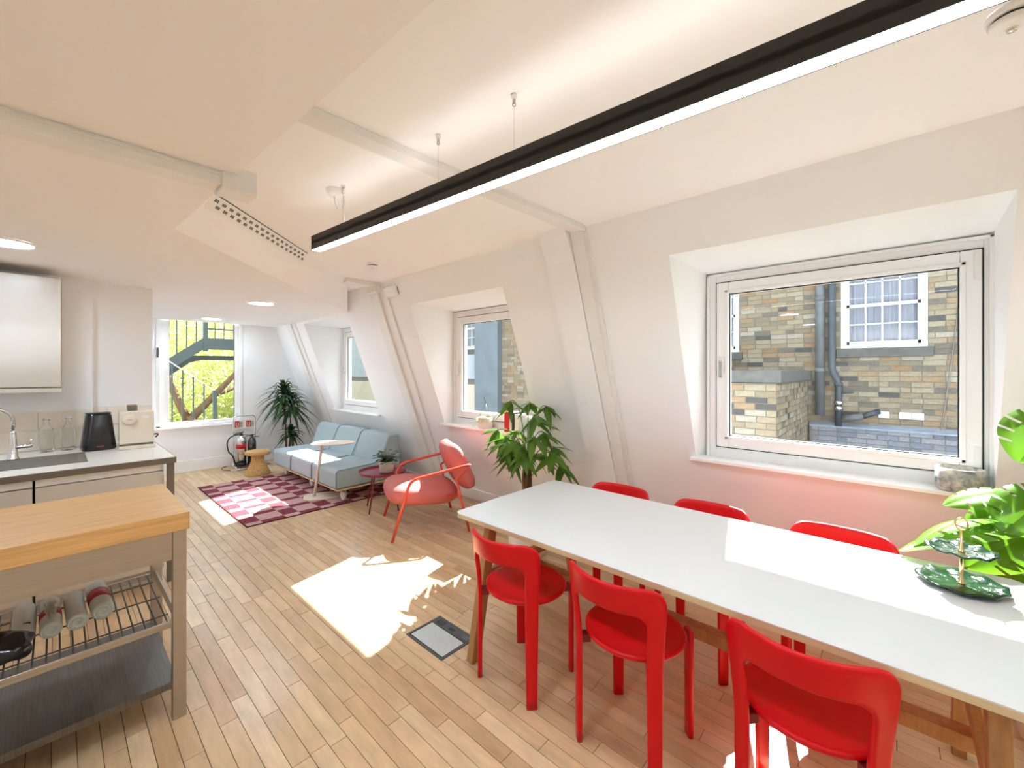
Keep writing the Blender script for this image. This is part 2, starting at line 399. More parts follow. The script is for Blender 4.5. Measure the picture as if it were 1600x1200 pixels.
# baseboards
b = MB(); b.prism([(wx(.0)-.035, 0), (wx(0)+.01, 0), (wx(.13)+.01, .13), (wx(.13)-.02, .13)], YF, YB-.02, 'y'); struct(b.build('baseboard_right', M_white, bevel=.004))
b = MB(); b.box(KX, W0-.04, YB-.022, YB, 0, .15); b.box(KX, W0-.07, YB-.016, YB, .15, .175); struct(b.build('baseboard_back', M_white, bevel=.004))
b = MB(); b.box(wx(.2)-.11, wx(.2)-.02, 1.665-.01, 1.90+.01, 0, .12); struct(b.build('baseboard_pier', M_white, bevel=.004))

# tiles on the kitchen wall
for (xa, xb, yy, zt_) in ((-1.45, .212, KY, 1.205), (.214, KX-.002, KY2, 1.215)):
    xx = xb
    while xx > xa+.02:
        x0_ = max(xx-.30, xa)
        for (za, zb_) in ((.902, 1.056), (1.059, zt_)):
            b = MB(); b.box(x0_+.0015, xx-.0015, yy-.008, yy, za, zb_); b.build('tile', M_tile, wk, bevel=.002, seg=1)
        xx -= .30

# cable trunking runs (trim)
def slopebox(b, y0, y1, off0, off1, z0, z1):
    b.add([(wx(z)-o, y, z) for z in (z0, z1) for y in (y0, y1) for o in (off1, off0)], [(0, 1, 3, 2), (4, 6, 7, 5), (0, 4, 5, 1), (2, 3, 7, 6), (0, 2, 6, 4), (1, 5, 7, 3)])
b = MB(); b.box(XL, .43, 1.88, 1.968, 2.229, ZK); b.box(XL, .43, 1.874, 1.974, 2.262, 2.27)
struct(b.build('trim_1', M_trunk, bevel=.003))
b = MB(); b.box(.425, .545, 1.87, 1.985, 2.216, 2.31); struct(b.build('trim_2', M_trunk, bevel=.006))
b = MB(); b.add([(.42, 1.618, ZC), (.42, 1.618, 2.484), (.42, 1.703, 2.484), (.42, 1.703, ZC), (2.47, 1.545, ZC), (2.47, 1.545, 2.484), (2.47, 1.645, 2.484), (2.47, 1.645, ZC)],
      [(0, 1, 2, 3), (7, 6, 5, 4), (0, 4, 5, 1), (1, 5, 6, 2), (2, 6, 7, 3), (3, 7, 4, 0)])
struct(b.build('trim_3', M_trunk, bevel=.003))
b = MB(); slopebox(b, 1.565, 1.660, 0, .05, .0, 2.50); slopebox(b, 1.535, 1.568, 0, .025, 0, 2.50); struct(b.build('trim_4', M_trunk, bevel=.003))
b = MB(); slopebox(b, 4.30, 4.47, 0, .05, 0, 2.44); slopebox(b, 4.16, 4.30, 0, .022, 0, 2.46); struct(b.build('trim_5', M_trunk, bevel=.004))
b = MB(); b.box(2.09, 2.50, 4.27, 4.40, 2.47, ZC); b.box(2.40, 2.52, 4.25, 4.43, 2.41, 2.48); struct(b.build('trim_6', M_trunk, bevel=.003))
b = MB(); slopebox(b, 7.05, 7.22, 0, .045, 0, 2.27); slopebox(b, 6.93, 7.05, 0, .02, 0, 2.27); struct(b.build('trim_7', M_trunk, bevel=.004))

# ================================================================== LAMPS AND CEILING FITTINGS
M_led = emis_mat('led_diffuser', (.74, .87, 1.0, 1), 14*LAMP)
M_up = emis_mat('led_uplight', (1.0, .95, .90, 1), 1.7*LAMP)
M_dl = emis_mat('downlight_diffuser', (.70, .85, 1.0, 1), 78*LAMP)
# linear pendant: slightly turned against the wall line
pa, pb = Vector((1.027, 2.484, 0)), Vector((1.262, -1.35, 0))
plen = (pb-pa).length; prz = math.atan2((pa-pb).y, (pa-pb).x)-PI/2
pend = thing('pendant_light', 'long black linear pendant lamp with glowing white underside, hung on thin wires', 'pendant lamp', (pb.x, pb.y, 2.222), prz)
h = .08; wd_ = .0275
b = MB(); b.box(-wd_, -wd_+.003, 0, plen, 0, h); b.box(wd_-.003, wd_, 0, plen, 0, h); b.box(-wd_, wd_, 0, .003, 0, h); b.box(-wd_, wd_, plen-.003, plen, 0, h); b.box(-wd_, wd_, 0, plen, .03, .05)
b.build('housing', M_black, pend)
b = MB(); b.box(-wd_+.003, wd_-.003, .003, plen-.003, .001, .012); b.build('diffuser', M_led, pend)
b = MB(); b.box(-wd_+.006, wd_-.006, .01, plen-.01, .052, .060); b.build('uplight_strip', M_up, pend)
for yy in (plen-.30, plen-1.07, plen-1.48, .3):
    b = MB(); b.tube([(0, yy, .05), (0, yy, ZC-2.222)], .0012, 6); wr = b.build('suspension_wire', M_chrome, pend)
    b = MB(); b.lathe([(.0, 0), (.007, 0), (.007, .022), (.011, .03), (.011, .04)], 12, 0, yy, ZC-2.222-.04); b.build('ceiling_gripper', M_chrome, wr, smooth=True)
b = MB(); b.lathe([(0, 0), (.035, .004), (.046, .02), (.05, .034), (.05, .038)], 24, 0, plen-.22, ZC-2.222-.038); b.build('ceiling_rose', M_white, pend, smooth=True)
b = MB(); b.tube(bez((0, plen-.21, ZC-2.26), (.0, plen-.25, .12), (0, plen-.31, .24), 8)+[Vector((0, plen-.315, .05))], .003, 6); b.build('power_cable', M_white, pend, smooth=True)

def downlight(x, y, label):
    t = thing('downlight', label, 'ceiling light', (x, y, ZK), 0, 'round recessed ceiling lights')
    b = MB(); b.lathe([(.115, -.003), (.122, -.010), (.140, -.004), (.142, .0), (.115, .0)], 40); b.build('rim', M_white, t, smooth=True)
    b = MB(); b.lathe([(0, -.004), (.117, -.004)], 40); b.build('diffuser', M_dl, t)
downlight(-.20, 3.86, 'round white ceiling light glowing above the kitchen sink')
downlight(1.555, 5.215, 'round white ceiling light glowing above the checked rug')
downlight(1.53, 7.27, 'round white ceiling light glowing just in front of the tall window')
for q in ((-1.8, 3.86, 'round white ceiling fill light, added unseen above the far end of the worktop'), (-.20, 1.0, 'round white ceiling fill light, added unseen between the trolley and the dining table'), (-1.8, 1.0, 'round white ceiling fill light, added unseen beside the left wall, behind the trolley'),
          (-.20, -1.8, 'round white ceiling fill light, added unseen opposite the rear window'), (-1.8, -1.8, 'round white ceiling fill light, added unseen in the rear corner by the left wall')):
    downlight(*q)  # extra lamps out of view, added to fill the room with light

def smoke(x, y, label):
    t = thing('smoke_detector', label, 'smoke detector', (x, y, ZC), 0, 'ceiling smoke detectors')
    b = MB(); b.lathe([(.05, 0), (.052, -.012), (.05, -.02)], 28); b.build('base', M_white, t, smooth=True)
    b = MB(); b.lathe([(.04, -.018), (.043, -.022), (.043, -.027), (.036, -.029), (.036, -.020)], 28); b.build('dark_vent', M_black, t, smooth=True)
    b = MB(); b.lathe([(.047, -.028), (.040, -.040), (.024, -.047), (.0, -.049)], 28); b.lathe([(.047, -.028), (.0, -.028)], 28); b.build('cap', M_white, t, smooth=True)
    b = MB(); b.lathe([(.0, -.058), (.010, -.056), (.013, -.046)], 16); b.build('sensor', M_chrome, t, smooth=True)
smoke(1.977, 3.543, 'small white smoke detector on the ceiling near the wall-mounted white box')
smoke(1.79, -.25, 'large-looking white smoke detector on the ceiling beside the pendant lamp')

# linear air grille along the leaning bulkhead
d = Vector((2.136-.43, 4.354-2.624, 0)).normalized()
def bulk(u, v, lift=0):   # u along top edge from t1, v down the leaning face
    top = Vector((t1[0], t1[1], ZC))+d*u
    dn = (Vector((e1[0], e1[1], ZK))-Vector((t1[0], t1[1], ZC))); perp = dn-d*dn.dot(d); dn = perp.normalized()
    nrm = d.cross(dn).normalized()
    if nrm.z > 0: nrm = -nrm
    return top+dn*v+nrm*lift
gr = thing('air_grille', 'long white slotted air grille along the sloping ceiling bulkhead', 'air vent', tuple(bulk(.8, .05)))
gl = Vector(gr.location)
b = MB()
for (v0, v1, l0) in ((.006, .014, .006), (.014, .090, .004), (.090, .098, .006)):
    pts = [bulk(.24, v0, 0)-gl, bulk(1.44, v0, 0)-gl, bulk(1.44, v1, 0)-gl, bulk(.24, v1, 0)-gl]; q = [bulk(.24, v0, l0)-gl, bulk(1.44, v0, l0)-gl, bulk(1.44, v1, l0)-gl, bulk(.24, v1, l0)-gl]
    b.add(pts+q, [(0, 1, 2, 3), (7, 6, 5, 4), (0, 4, 5, 1), (1, 5, 6, 2), (2, 6, 7, 3), (3, 7, 4, 0)])
b.build('frame', M_white, gr)
b = MB()
for row, vv in enumerate((.034, .066)):
    for k in range(17):
        for j in range(3):
            u = .27+k*.068+row*.034+j*.012
            q = [bulk(u, vv-.009, .0052)-gl, bulk(u+.008, vv-.009, .0052)-gl, bulk(u+.008, vv+.009, .0052)-gl, bulk(u, vv+.009, .0052)-gl]
            p_ = [bulk(u, vv-.009, .003)-gl, bulk(u+.008, vv-.009, .003)-gl, bulk(u+.008, vv+.009, .003)-gl, bulk(u, vv+.009, .003)-gl]
            b.add(p_+q, [(0, 1, 2, 3), (7, 6, 5, 4), (0, 4, 5, 1), (1, 5, 6, 2), (2, 6, 7, 3), (3, 7, 4, 0)])
b.build('slots', M_dsteel, gr)['kind'] = 'stuff'
b = MB(); b.add([bulk(.24, .000, .0)-gl, bulk(1.44, .0, .0)-gl, bulk(1.44, .006, .003)-gl, bulk(.24, .006, .003)-gl], [(0, 1, 2, 3)]); b.build('shadow_gap', M_black, gr)

bx = thing('wall_sensor_box', 'small square white box fixed high on the sloping wall beside the trunking', 'sensor box', (wx(2.40), 4.04, 2.40)); bx.rotation_euler = (0, -math.atan(SL), 0)
b = MB(); b.box(-.045, 0.0, -.12, .12, -.055, .055); b.build('case', M_white, bx, bevel=.008)
b = MB(); b.box(-.026, -.018, -.1215, -.119, -.04, .04); b.build('side_slot', M_black, bx)
ms = thing('motion_sensor', 'tiny white motion sensor high in the corner of the back wall', 'motion sensor', (2.62, YB, 2.24))
b = MB(); b.box(-.03, .03, -.03, 0, -.04, .03); b.build('housing', M_white, ms, bevel=.006)
b = MB(); b.box(-.02, .02, -.055, -.028, -.05, -.01); b.build('lens', M_trunk, ms, bevel=.008)

# ================================================================== DINING TABLE AND RED CHAIRS
TX0, TX1, TY0, TY1 = 1.49, 2.415, -.37, 1.79
tb = thing('dining_table', 'long white-topped dining table on slanted oak trestle legs', 'table', ((TX0+TX1)/2, (TY0+TY1)/2, 0))
hx, hy = (TX1-TX0)/2, (TY1-TY0)/2
b = MB(); b.prism(rrect(-hx, hx, -hy, hy, .045, 8), .737, .740); b.build('laminate_surface', M_top, tb)
b = MB(); b.prism(rrect(-hx, hx, -hy, hy, .045, 8), .716, .737); b.build('tabletop', M_ply, tb)
def beam(b, p0, p1, w, t, side):
    p0, p1, side = Vector(p0), Vector(p1), Vector(side); ax = (p1-p0).normalized(); s_ = (side-ax*side.dot(ax)).normalized(); n_ = ax.cross(s_)
    vs = [p+s_*a*w/2+n_*c*t/2 for p in (p0, p1) for a, c in ((-1, -1), (1, -1), (1, 1), (-1, 1))]
    b.add(vs, [(3, 2, 1, 0), (4, 5, 6, 7), (0, 1, 5, 4), (1, 2, 6, 5), (2, 3, 7, 6), (3, 0, 4, 7)])
for yy, s in ((1.62-(TY0+TY1)/2, 1), (-.20-(TY0+TY1)/2, -1)):
    for sx in (-1, 1):
        b = MB(); beam(b, (sx*.475, yy, 0), (sx*.335, yy, .716), .062, .042, (1, 0, 0)); b.build('leg', M_oak, tb, bevel=.004)
    b = MB(); beam(b, (-.39, yy, .42), (.39, yy, .42), .05, .03, (0, 0, 1)); b.build('crossbar', M_oak, tb, bevel=.003)
    b = MB(); beam(b, (-.36, yy, .69), (.36, yy, .69), .05, .035, (0, 0, 1)); b.build('top_rail', M_oak, tb, bevel=.003)
b = MB(); b.box(-.03, .03, -.20-(TY0+TY1)/2, 1.62-(TY0+TY1)/2, .325, .378); b.build('stretcher', M_oak, tb, bevel=.003)

def cyl(u, z, rad_off, phi0):
    """point on the chair's cylinder; u arc length from direction phi0"""
    Rz = .232+.034*max(0, (z-.45)/.3); th = phi0+u/.232; rr = Rz+rad_off
    return Vector((rr*math.cos(th), rr*math.sin(th), z))
def ribbon(rows, phi0, th=.022, cap0=True, cap1=True):
    """rows: list of ((u0,z0),(u1,z1)) edges across the board; rounded long edges"""
    b = MB(); vs = []; prof = []
    for t, d_ in ((0, 0), (.035, .62), (.10, .92), (.2, 1), (.5, 1), (.8, 1), (.90, .92), (.965, .62), (1, 0)): prof.append((t, d_*th/2))
    loop = prof+[(t, -d_) for t, d_ in prof[-2:0:-1]]; m = len(loop); n = len(rows)
    for (a, c) in rows:
        for (t, d_) in loop: vs.append(cyl(a[0]*(1-t)+c[0]*t, a[1]*(1-t)+c[1]*t, d_, phi0))
    fs = [(i*m+k, i*m+(k+1) % m, (i+1)*m+(k+1) % m, (i+1)*m+k) for i in range(n-1) for k in range(m)]
    if cap0: fs.append(tuple(range(m))[::-1])
    if cap1: fs.append(tuple((n-1)*m+k for k in range(m)))
    b.add(vs, fs); return b
ZSPL = .56
def chair_proto(label, group):
    t = thing('dining_chair', label, 'chair', (0, 0, 0), 0, group)
    # seat dish
    b = MB(); b.lathe([(0, .428), (.14, .428), (.185, .434), (.200, .446), (.202, .456), (.196, .462), (.180, .460), (.13, .452), (.06, .449), (0, .4485)], 48); b.build('seat', M_red, t, smooth=True)
    for s in (-1, 1):                                     # rear legs (direction of the back = pi)
        rows = []
        for i in range(9):
            z = ZSPL*i/8; uc = .182*s; w = .025+.006*min(1, z/.4)
            rows.append(((uc-w*s, z), (uc+w*s, z)))
        b = ribbon(rows, PI, cap1=False); o_ = b.build('leg', M_red, t, smooth=True)
    for s in (-1, 1):
        rows = [((.182*s-(.024+.004*i/6)*s, .44*i/6), (.182*s+(.024+.004*i/6)*s, .44*i/6)) for i in range(7)]
        b = ribbon(rows, 0); b.build('leg', M_red, t, smooth=True)
    # backrest: inverted U, inner and outer edge
    inner, outer = [], []
    ui, uo, zi, zo = .151, .214, .640, .750
    for s in (-1, 1):
        I = [(s*ui, ZSPL), (s*ui, .575), (s*ui, .59)]; O = [(s*.213, ZSPL), (s*.2135, .59), (s*uo, .62)]
        ri, ro = .045, .075
        for k in range(8):
            a = R(90*k/7); I.append((s*(ui-ri+ri*math.cos(a)), zi-ri+ri*math.sin(a)))
        for k in range(8):
            a = R(90*k/7); O.append((s*(uo-ro+ro*math.cos(a)), zo-ro+ro*math.sin(a)))
        for k in range(1, 7):
            t_ = k/6; I.append((s*(ui-ri)*(1-t_), zi)); O.append((s*(uo-ro)*(1-t_), zo-.004*t_))
        if s == -1: inner, outer = I, O
        else: inner += I[::-1][1:]; outer += O[::-1][1:]
    ribbon(list(zip(inner, outer)), PI, .022, False, False).build('backrest', M_red, t, smooth=True)
    for a in (45, 135, 225, 315):
        M = Matrix.Rotation(R(a), 4, 'Z'); b = MB(); b.box(.185, .226, -.018, .018, .405, .438, M); b.build('seat_bracket', M_reddark, t, bevel=.003)
    return t
g = 'red round-seated chairs around the dining table'
pc = chair_proto('', g)
spots = [(1.605, 1.365, 2, 'red wooden chair at the table corner beside the floor box, back to the kitchen'),
         (1.625, .79, -1, 'middle red wooden chair on the kitchen side of the white table'),
         (1.645, .192, 1.5, 'red wooden chair next to the cake-stand end of the table, back to the kitchen'),
         (2.35, 1.33, 181, 'red wooden chair behind the table nearest the wall pier, back to the windows'),
         (2.35, .765, 180, 'middle red wooden chair on the window side of the white table'),
         (2.375, .18, 179, 'red wooden chair below the large window ledge, next to the monstera')]
for i, (x, y, a, lab) in enumerate(spots):
    c = pc if i == 0 else copy_tree(pc)
    c.location = (x, y, 0); c.rotation_euler = (0, 0, R(a)); c['label'] = lab

# ================================================================== LOUNGE
# rug with two-width check
m = bpy.data.materials.new('checked_rug'); m.use_nodes = True; nt = m.node_tree; N = nt.nodes; L = nt.links; p = N['Principled BSDF']; p.inputs['Roughness'].default_value = .95
tc = N.new('ShaderNodeTexCoord'); sp = N.new('ShaderNodeSeparateXYZ'); L.new(tc.outputs['Object'], sp.inputs[0])
def mth(op, a, v):
    n = N.new('ShaderNodeMath'); n.operation = op; L.new(a, n.inputs[0])
    if isinstance(v, (int, float)): n.inputs[1].default_value = v
    else: L.new(v, n.inputs[1])
    return n.outputs[0]
ux = mth('LESS_THAN', mth('FLOORED_MODULO', sp.outputs['X'], .365), .15); vy = mth('LESS_THAN', mth('FLOORED_MODULO', sp.outputs['Y'], .30), .095)
xo = mth('ABSOLUTE', mth('SUBTRACT', ux, vy), 0)
mx = N.new('ShaderNodeMix'); mx.data_type = 'RGBA'; L.new(xo, mx.inputs['Factor']); mx.inputs['A'].default_value = S(196, 158, 156); mx.inputs['B'].default_value = S(126, 40, 54)
nz = N.new('ShaderNodeTexNoise'); nz.inputs['Scale'].default_value = 26; nz.inputs['Detail'].default_value = 5; L.new(tc.outputs['Object'], nz.inputs['Vector'])
mr = N.new('ShaderNodeMapRange'); mr.inputs['To Min'].default_value = .72; mr.inputs['To Max'].default_value = 1.2; L.new(nz.outputs['Fac'], mr.inputs['Value'])
m2 = N.new('ShaderNodeMix'); m2.data_type = 'RGBA'; m2.blend_type = 'MULTIPLY'; m2.inputs['Factor'].default_value = 1; L.new(mx.outputs['Result'], m2.inputs['A']); L.new(mr.outputs[0], m2.inputs['B']); L.new(m2.outputs['Result'], p.inputs['Base Color'])
n2 = N.new('ShaderNodeTexNoise'); n2.inputs['Scale'].default_value = 300; bp = N.new('ShaderNodeBump'); bp.inputs['Strength'].default_value = .4; bp.inputs['Distance'].default_value = .01; L.new(n2.outputs['Fac'], bp.inputs['Height']); L.new(bp.outputs['Normal'], p.inputs['Normal'])
M_rug = m; M_rugedge = mat('rug_edge', S(84, 30, 36), .95)
rug = thing('rug', 'maroon and pale pink checked rug under the sofa', 'rug', (1.25, 4.62, 0), 0)
b = MB(); b.box(.012, 1.70, .012, 2.04, 0.0005, .010); b.build('pile', M_rug, rug)
b = MB()
for q in ((0, .014, 0, 2.052), (1.698, 1.712, 0, 2.052), (0, 1.712, 0, .014), (0, 1.712, 2.038, 2.052)): b.box(*q, .0005, .0085)
b.build('binding', M_rugedge, rug)

# modular sofa on castors
sofa = thing('sofa', 'blue-grey three-module armless sofa on a plywood base with castors', 'sofa', (2.56, 5.64, 0))
ox, oy = 2.56, 5.64
b = MB(); b.box(2.15-ox, 2.97-ox, 4.63-oy, 6.66-oy, .155, .173); b.build('plywood_base', M_ply, sofa, bevel=.003)
for k in range(3):
    y0_, y1_ = 4.63+k*.677-oy, 4.63+(k+1)*.677-oy
    b = MB(); b.prism([(2.14-ox, .175), (2.72-ox, .175), (2.72-ox, .40), (2.18-ox, .395), (2.14-ox, .37)], y0_+.003, y1_-.003, 'y'); s_ = b.build('seat_cushion', M_fab, sofa, bevel=.028, seg=4)
    b = MB(); b.tube(fillet([(2.139-ox, y0_+.006, .18), (2.139-ox, y0_+.006, .385), (2.62-ox, y0_+.006, .405)], .04), .004, 6); b.build('seam_piping', M_fabd, s_, smooth=True)
    b = MB(); b.prism([(2.64-ox, .30), (2.785-ox, .685), (2.82-ox, .725), (2.93-ox, .725), (2.965-ox, .69), (2.975-ox, .175), (2.64-ox, .175)], y0_+.003, y1_-.003, 'y'); bk = b.build('backrest', M_fab, sofa, bevel=.024, seg=4)
    if k:
        b = MB(); b.tube(fillet([(2.655-ox, y0_, .40), (2.79-ox, y0_, .70), (2.84-ox, y0_, .727), (2.94-ox, y0_, .724)], .03), .004, 6); b.build('seam_piping', M_fabd, bk, smooth=True)
for (x, y) in [(2.285, v) for v in (4.76, 5.64, 6.56)]+[(2.88, v) for v in (4.76, 5.64, 6.56)]:
    zf = .0102 if x < 2.94 else 0
    b = MB(); b.box(x-.03-ox, x+.03-ox, y-.03-oy, y+.03-oy, .147, .156); b.box(x-.028-ox, x-.022-ox, y-.02-oy, y+.03-oy, .06, .15); b.box(x+.022-ox, x+.028-ox, y-.02-oy, y+.03-oy, .06, .15)
    cs = b.build('castor', M_trunk, sofa, bevel=.003)
    b = MB(); Mx = Matrix.Translation((x-ox, y-oy, .048+zf)) @ Matrix.Rotation(R(90), 4, 'Y'); b.lathe([(0, -.018), (.042, -.018), (.048, -.012), (.048, .012), (.042, .018), (0, .018)], 24, M=Mx); b.build('wheel', M_white, cs, smooth=True)

# sand-coloured side table with leaning stem
st = thing('side_table', 'sand-coloured side table with a leaning stem, standing in front of the sofa', 'side table', (2.21, 5.05, .0105))
def pebble(cx, cy, L_, W_, rot, n=40):
    out = []
    for k in range(n):
        a = 2*PI*k/n; c, s_ = math.cos(a), math.sin(a); rx = math.copysign(abs(c)**.75, c)*L_/2; ry = math.copysign(abs(s_)**.75, s_)*W_/2*(1-.22*c)
        out.append((cx+rx*math.cos(rot)-ry*math.sin(rot), cy+rx*math.sin(rot)+ry*math.cos(rot)))
    return out
b = MB(); b.prism(pebble(0, 0, .50, .30, R(-25)), 0, .012); b.build('base', M_sand, st, bevel=.004)
b = MB(); b.prism(pebble(.085, -.02, .50, .34, R(-42)), .628, .640); b.build('tabletop', M_sand, st, bevel=.004)
b = MB(); b.tube([(-.12, .055, .01), (-.02, .06, .632)], .017, 16); b.build('stem', M_sand, st, smooth=True)

# cork stool
ck = thing('cork_stool', 'turned cork stool with a flared foot beside the rug', 'stool', (2.02, 6.92, 0))
b = MB(); b.lathe([(.0, 0), (.165, 0), (.168, .01), (.150, .05), (.115, .13), (.088, .19), (.082, .24), (.085, .285), (.09, .295)], 40); b.build('pedestal', M_cork, ck, smooth=True)
b = MB(); b.lathe([(.0, .293), (.155, .293), (.165, .303), (.165, .335), (.155, .345), (.0, .342)], 40); b.build('seat_disc', M_cork, ck, smooth=True)

# coral armchair
ac = thing('armchair', 'salmon leather lounge chair with a coral tube frame', 'armchair', (2.497, 3.44, 0), math.atan2(.43, -.9))
for s in (-1, 1):
    yy = -.37*s
    pts = [(.365, yy, 0), (.205, yy, .535), (-.33, yy, .63), (-.36, yy*.92, .62)]
    b = MB(); b.tube(fillet(pts, .07), .0135, 12); b.build('arm_tube', M_coral, ac, smooth=True)
    b = MB(); b.tube([(-.225, yy*.90, .50), (-.345, yy, 0)], .0125, 12); b.build('rear_leg', M_coral, ac, smooth=True)
    b = MB(); b.tube([(.26, yy*.80, .33), (-.25, yy*.80, .33)], .0115, 12); b.build('side_rail', M_coral, ac, smooth=True)
b = MB(); b.tube([(.265, -.37, .335), (.265, .37, .335)], .0115, 12); b.tube([(-.26, -.36, .33), (-.26, .36, .33)], .0115, 12); b.build('cross_rail', M_coral, ac, smooth=True)
b = MB(); b.tube(fillet([(-.225, -.333, .50), (-.36, -.30, .60), (-.40, -.10, .62), (-.40, .10, .62), (-.36, .30, .60), (-.225, .333, .50)], .06), .011, 10); b.build('back_rail', M_coral, ac, smooth=True)
def cushion(L_, W_, T_, pw, n=18, m=36):
    """superellipsoid cushion, local x length, y width, z thickness"""
    b = MB(); vs = []
    sg = lambda v, e: math.copysign(abs(v)**e, v)
    for i in range(n+1):
        ph = -PI/2+PI*i/n
        for k in range(m):
            th = 2*PI*k/m; vs.append(Vector((L_/2*sg(math.cos(ph), .55)*sg(math.cos(th), pw), W_/2*sg(math.cos(ph), .55)*sg(math.sin(th), pw), T_/2*sg(math.sin(ph), .8))))
    fs = [(i*m+k, i*m+(k+1) % m, (i+1)*m+(k+1) % m, (i+1)*m+k) for i in range(n) for k in range(m)]
    return vs, fs
vs, fs = cushion(.70, .66, .215, .55); M = Matrix.Translation((.05, 0, .352)) @ Matrix.Rotation(R(-5), 4, 'Y')
b = MB(); b.add([M @ Vector((v.x, v.y*(1-.10*(-v.x/.34)), v.z)) for v in vs], fs); b.build('seat_cushion', M_salm, ac, smooth=True)
vs, fs = cushion(.48, .62, .17, .42); M = Matrix.Translation((-.295, 0, .578)) @ Matrix.Rotation(R(-66), 4, 'Y')
b = MB(); b.add([M @ Vector((v.x, v.y*(1-.12*(v.x/.22)), v.z-.5*v.y*v.y*-.6)) for v in vs], fs); b.build('back_cushion', M_salm, ac, smooth=True)

# maroon tray table with a potted plant
rt = thing('tray_table', 'round maroon metal tray table between sofa and armchair', 'side table', (2.45, 4.17, 0))
b = MB(); b.lathe([(0, .395), (.235, .395), (.250, .400), (.256, .425), (.252, .425), (.246, .404), (.232, .400), (0, .400)], 48); b.build('tray', M_maroon, rt, smooth=True)
for a in (20, 110, 200, 290):
    b = MB(); b.tube([(.13*math.cos(R(a)), .13*math.sin(R(a)), .397), (.215*math.cos(R(a)), .215*math.sin(R(a)), 0)], .008, 10); b.build('leg', M_maroon, rt, smooth=True)

def pot(name, label, loc, prof, m, soil_r, soil_z, cat='plant pot'):
    t = thing(name, label, cat, loc); b = MB(); b.lathe(prof, 36); b.build('pot', m, t, smooth=True)
    b = MB(); b.lathe([(0, soil_z), (soil_r, soil_z)], 24); b.build('soil', M_soil, t); return t
def blade(b, p0, dirv, ln, w, droop, fold=.25, n=7, shape='lance', tw=0.0):
    """arching blade from p0 along dirv"""
    p0 = Vector(p0); dv = Vector(dirv).normalized(); hz = Vector((dv.x, dv.y, 0)); hz = hz.normalized() if hz.length > .01 else Vector((1, 0, 0))
    side = Vector((-hz.y, hz.x, tw)); pts = []; ws = []
    for i in range(n+1):
        t = i/n; pts.append(p0+dv*ln*t+Vector((0, 0, -droop*t*t)))
        if shape == 'lance': ws.append(w*(math.sin(PI*min(1, t**.75))**.8 if 0 < t < 1 else .03))
        elif shape == 'oval': ws.append(w*max(.02, math.sin(PI*t)**.7))
        else: ws.append(w*max(.02, (min(1, t*6+.35))*(1-t**2.2)))
    b.strip(pts, ws, side, fold)
rn = random.Random(11)
tp = pot('potted_succulent', 'small leafy green plant in a pale concrete pot on the maroon tray table', (2.47, 4.12, .4005), [(0, 0), (.062, 0), (.075, .02), (.083, .13), (.076, .13), (.07, .10)], M_conc, .074, .115, 'potted plant')
b = MB()
for k in range(70):
    a = rn.uniform(0, 2*PI); r0 = rn.uniform(0, .05); el = rn.uniform(-.2, 1.3); ln = rn.uniform(.05, .13)
    p0 = (r0*math.cos(a), r0*math.sin(a), .115+rn.uniform(0, .06)); dv = (math.cos(a)*math.cos(el), math.sin(a)*math.cos(el), math.sin(el))
    e = Vector(p0)+Vector(dv)*ln*.7; b.tube([p0, e], .002, 4, caps=False); blade(b, e, (math.cos(a+rn.uniform(-1, 1)), math.sin(a), rn.uniform(-.3, .6)), rn.uniform(.04, .06), rn.uniform(.016, .024), .015, .2, 4, 'oval')
b.build('foliage', M_leafd, tp, smooth=True)

# dracaena behind the sofa
dr = pot('dracaena', 'tall dark green dracaena with arching strap leaves in the back corner', (2.60, 7.38, 0), [(0, 0), (.11, 0), (.14, .03), (.15, .24), (.135, .24), (.125, .2)], M_clay, .13, .21, 'potted plant')
for i, (x0, y0_, x1, y1_, h1) in enumerate(((-.03, 0, -.08, -.02, 1.20), (.04, .03, .06, .02, 1.04), (.0, -.04, .02, -.07, .52))):
    b = MB(); b.tube(bez((x0, y0_, .2), (x0, y0_, h1*.6), (x1, y1_, h1), 8), [.014-.005*k/8 for k in range(9)], 8); b.build('stem', M_bark, dr, smooth=True)
    b = MB(); nl = (64, 52, 34)[i]
    for k in range(nl):
        a = k*2.399+rn.uniform(-.3, .3); t = k/nl; el = R(-20+100*t+rn.uniform(-12, 12)); ln = rn.uniform(.36, .50)*(1 if i < 2 else .6)
        p0 = (x1, y1_, h1-.22*(1-t)*(1 if i < 2 else .5)+.05)
        blade(b, p0, (math.cos(a)*math.cos(el), math.sin(a)*math.cos(el), math.sin(el)), ln, rn.uniform(.024, .034), ln*rn.uniform(.55, 1.0), .3, 7, 'strap')
    b.v = [(v[0], min(v[1], YB-7.38-.03), v[2]) for v in b.v]; b.build('leaf_crown', M_leafd, dr, smooth=True)

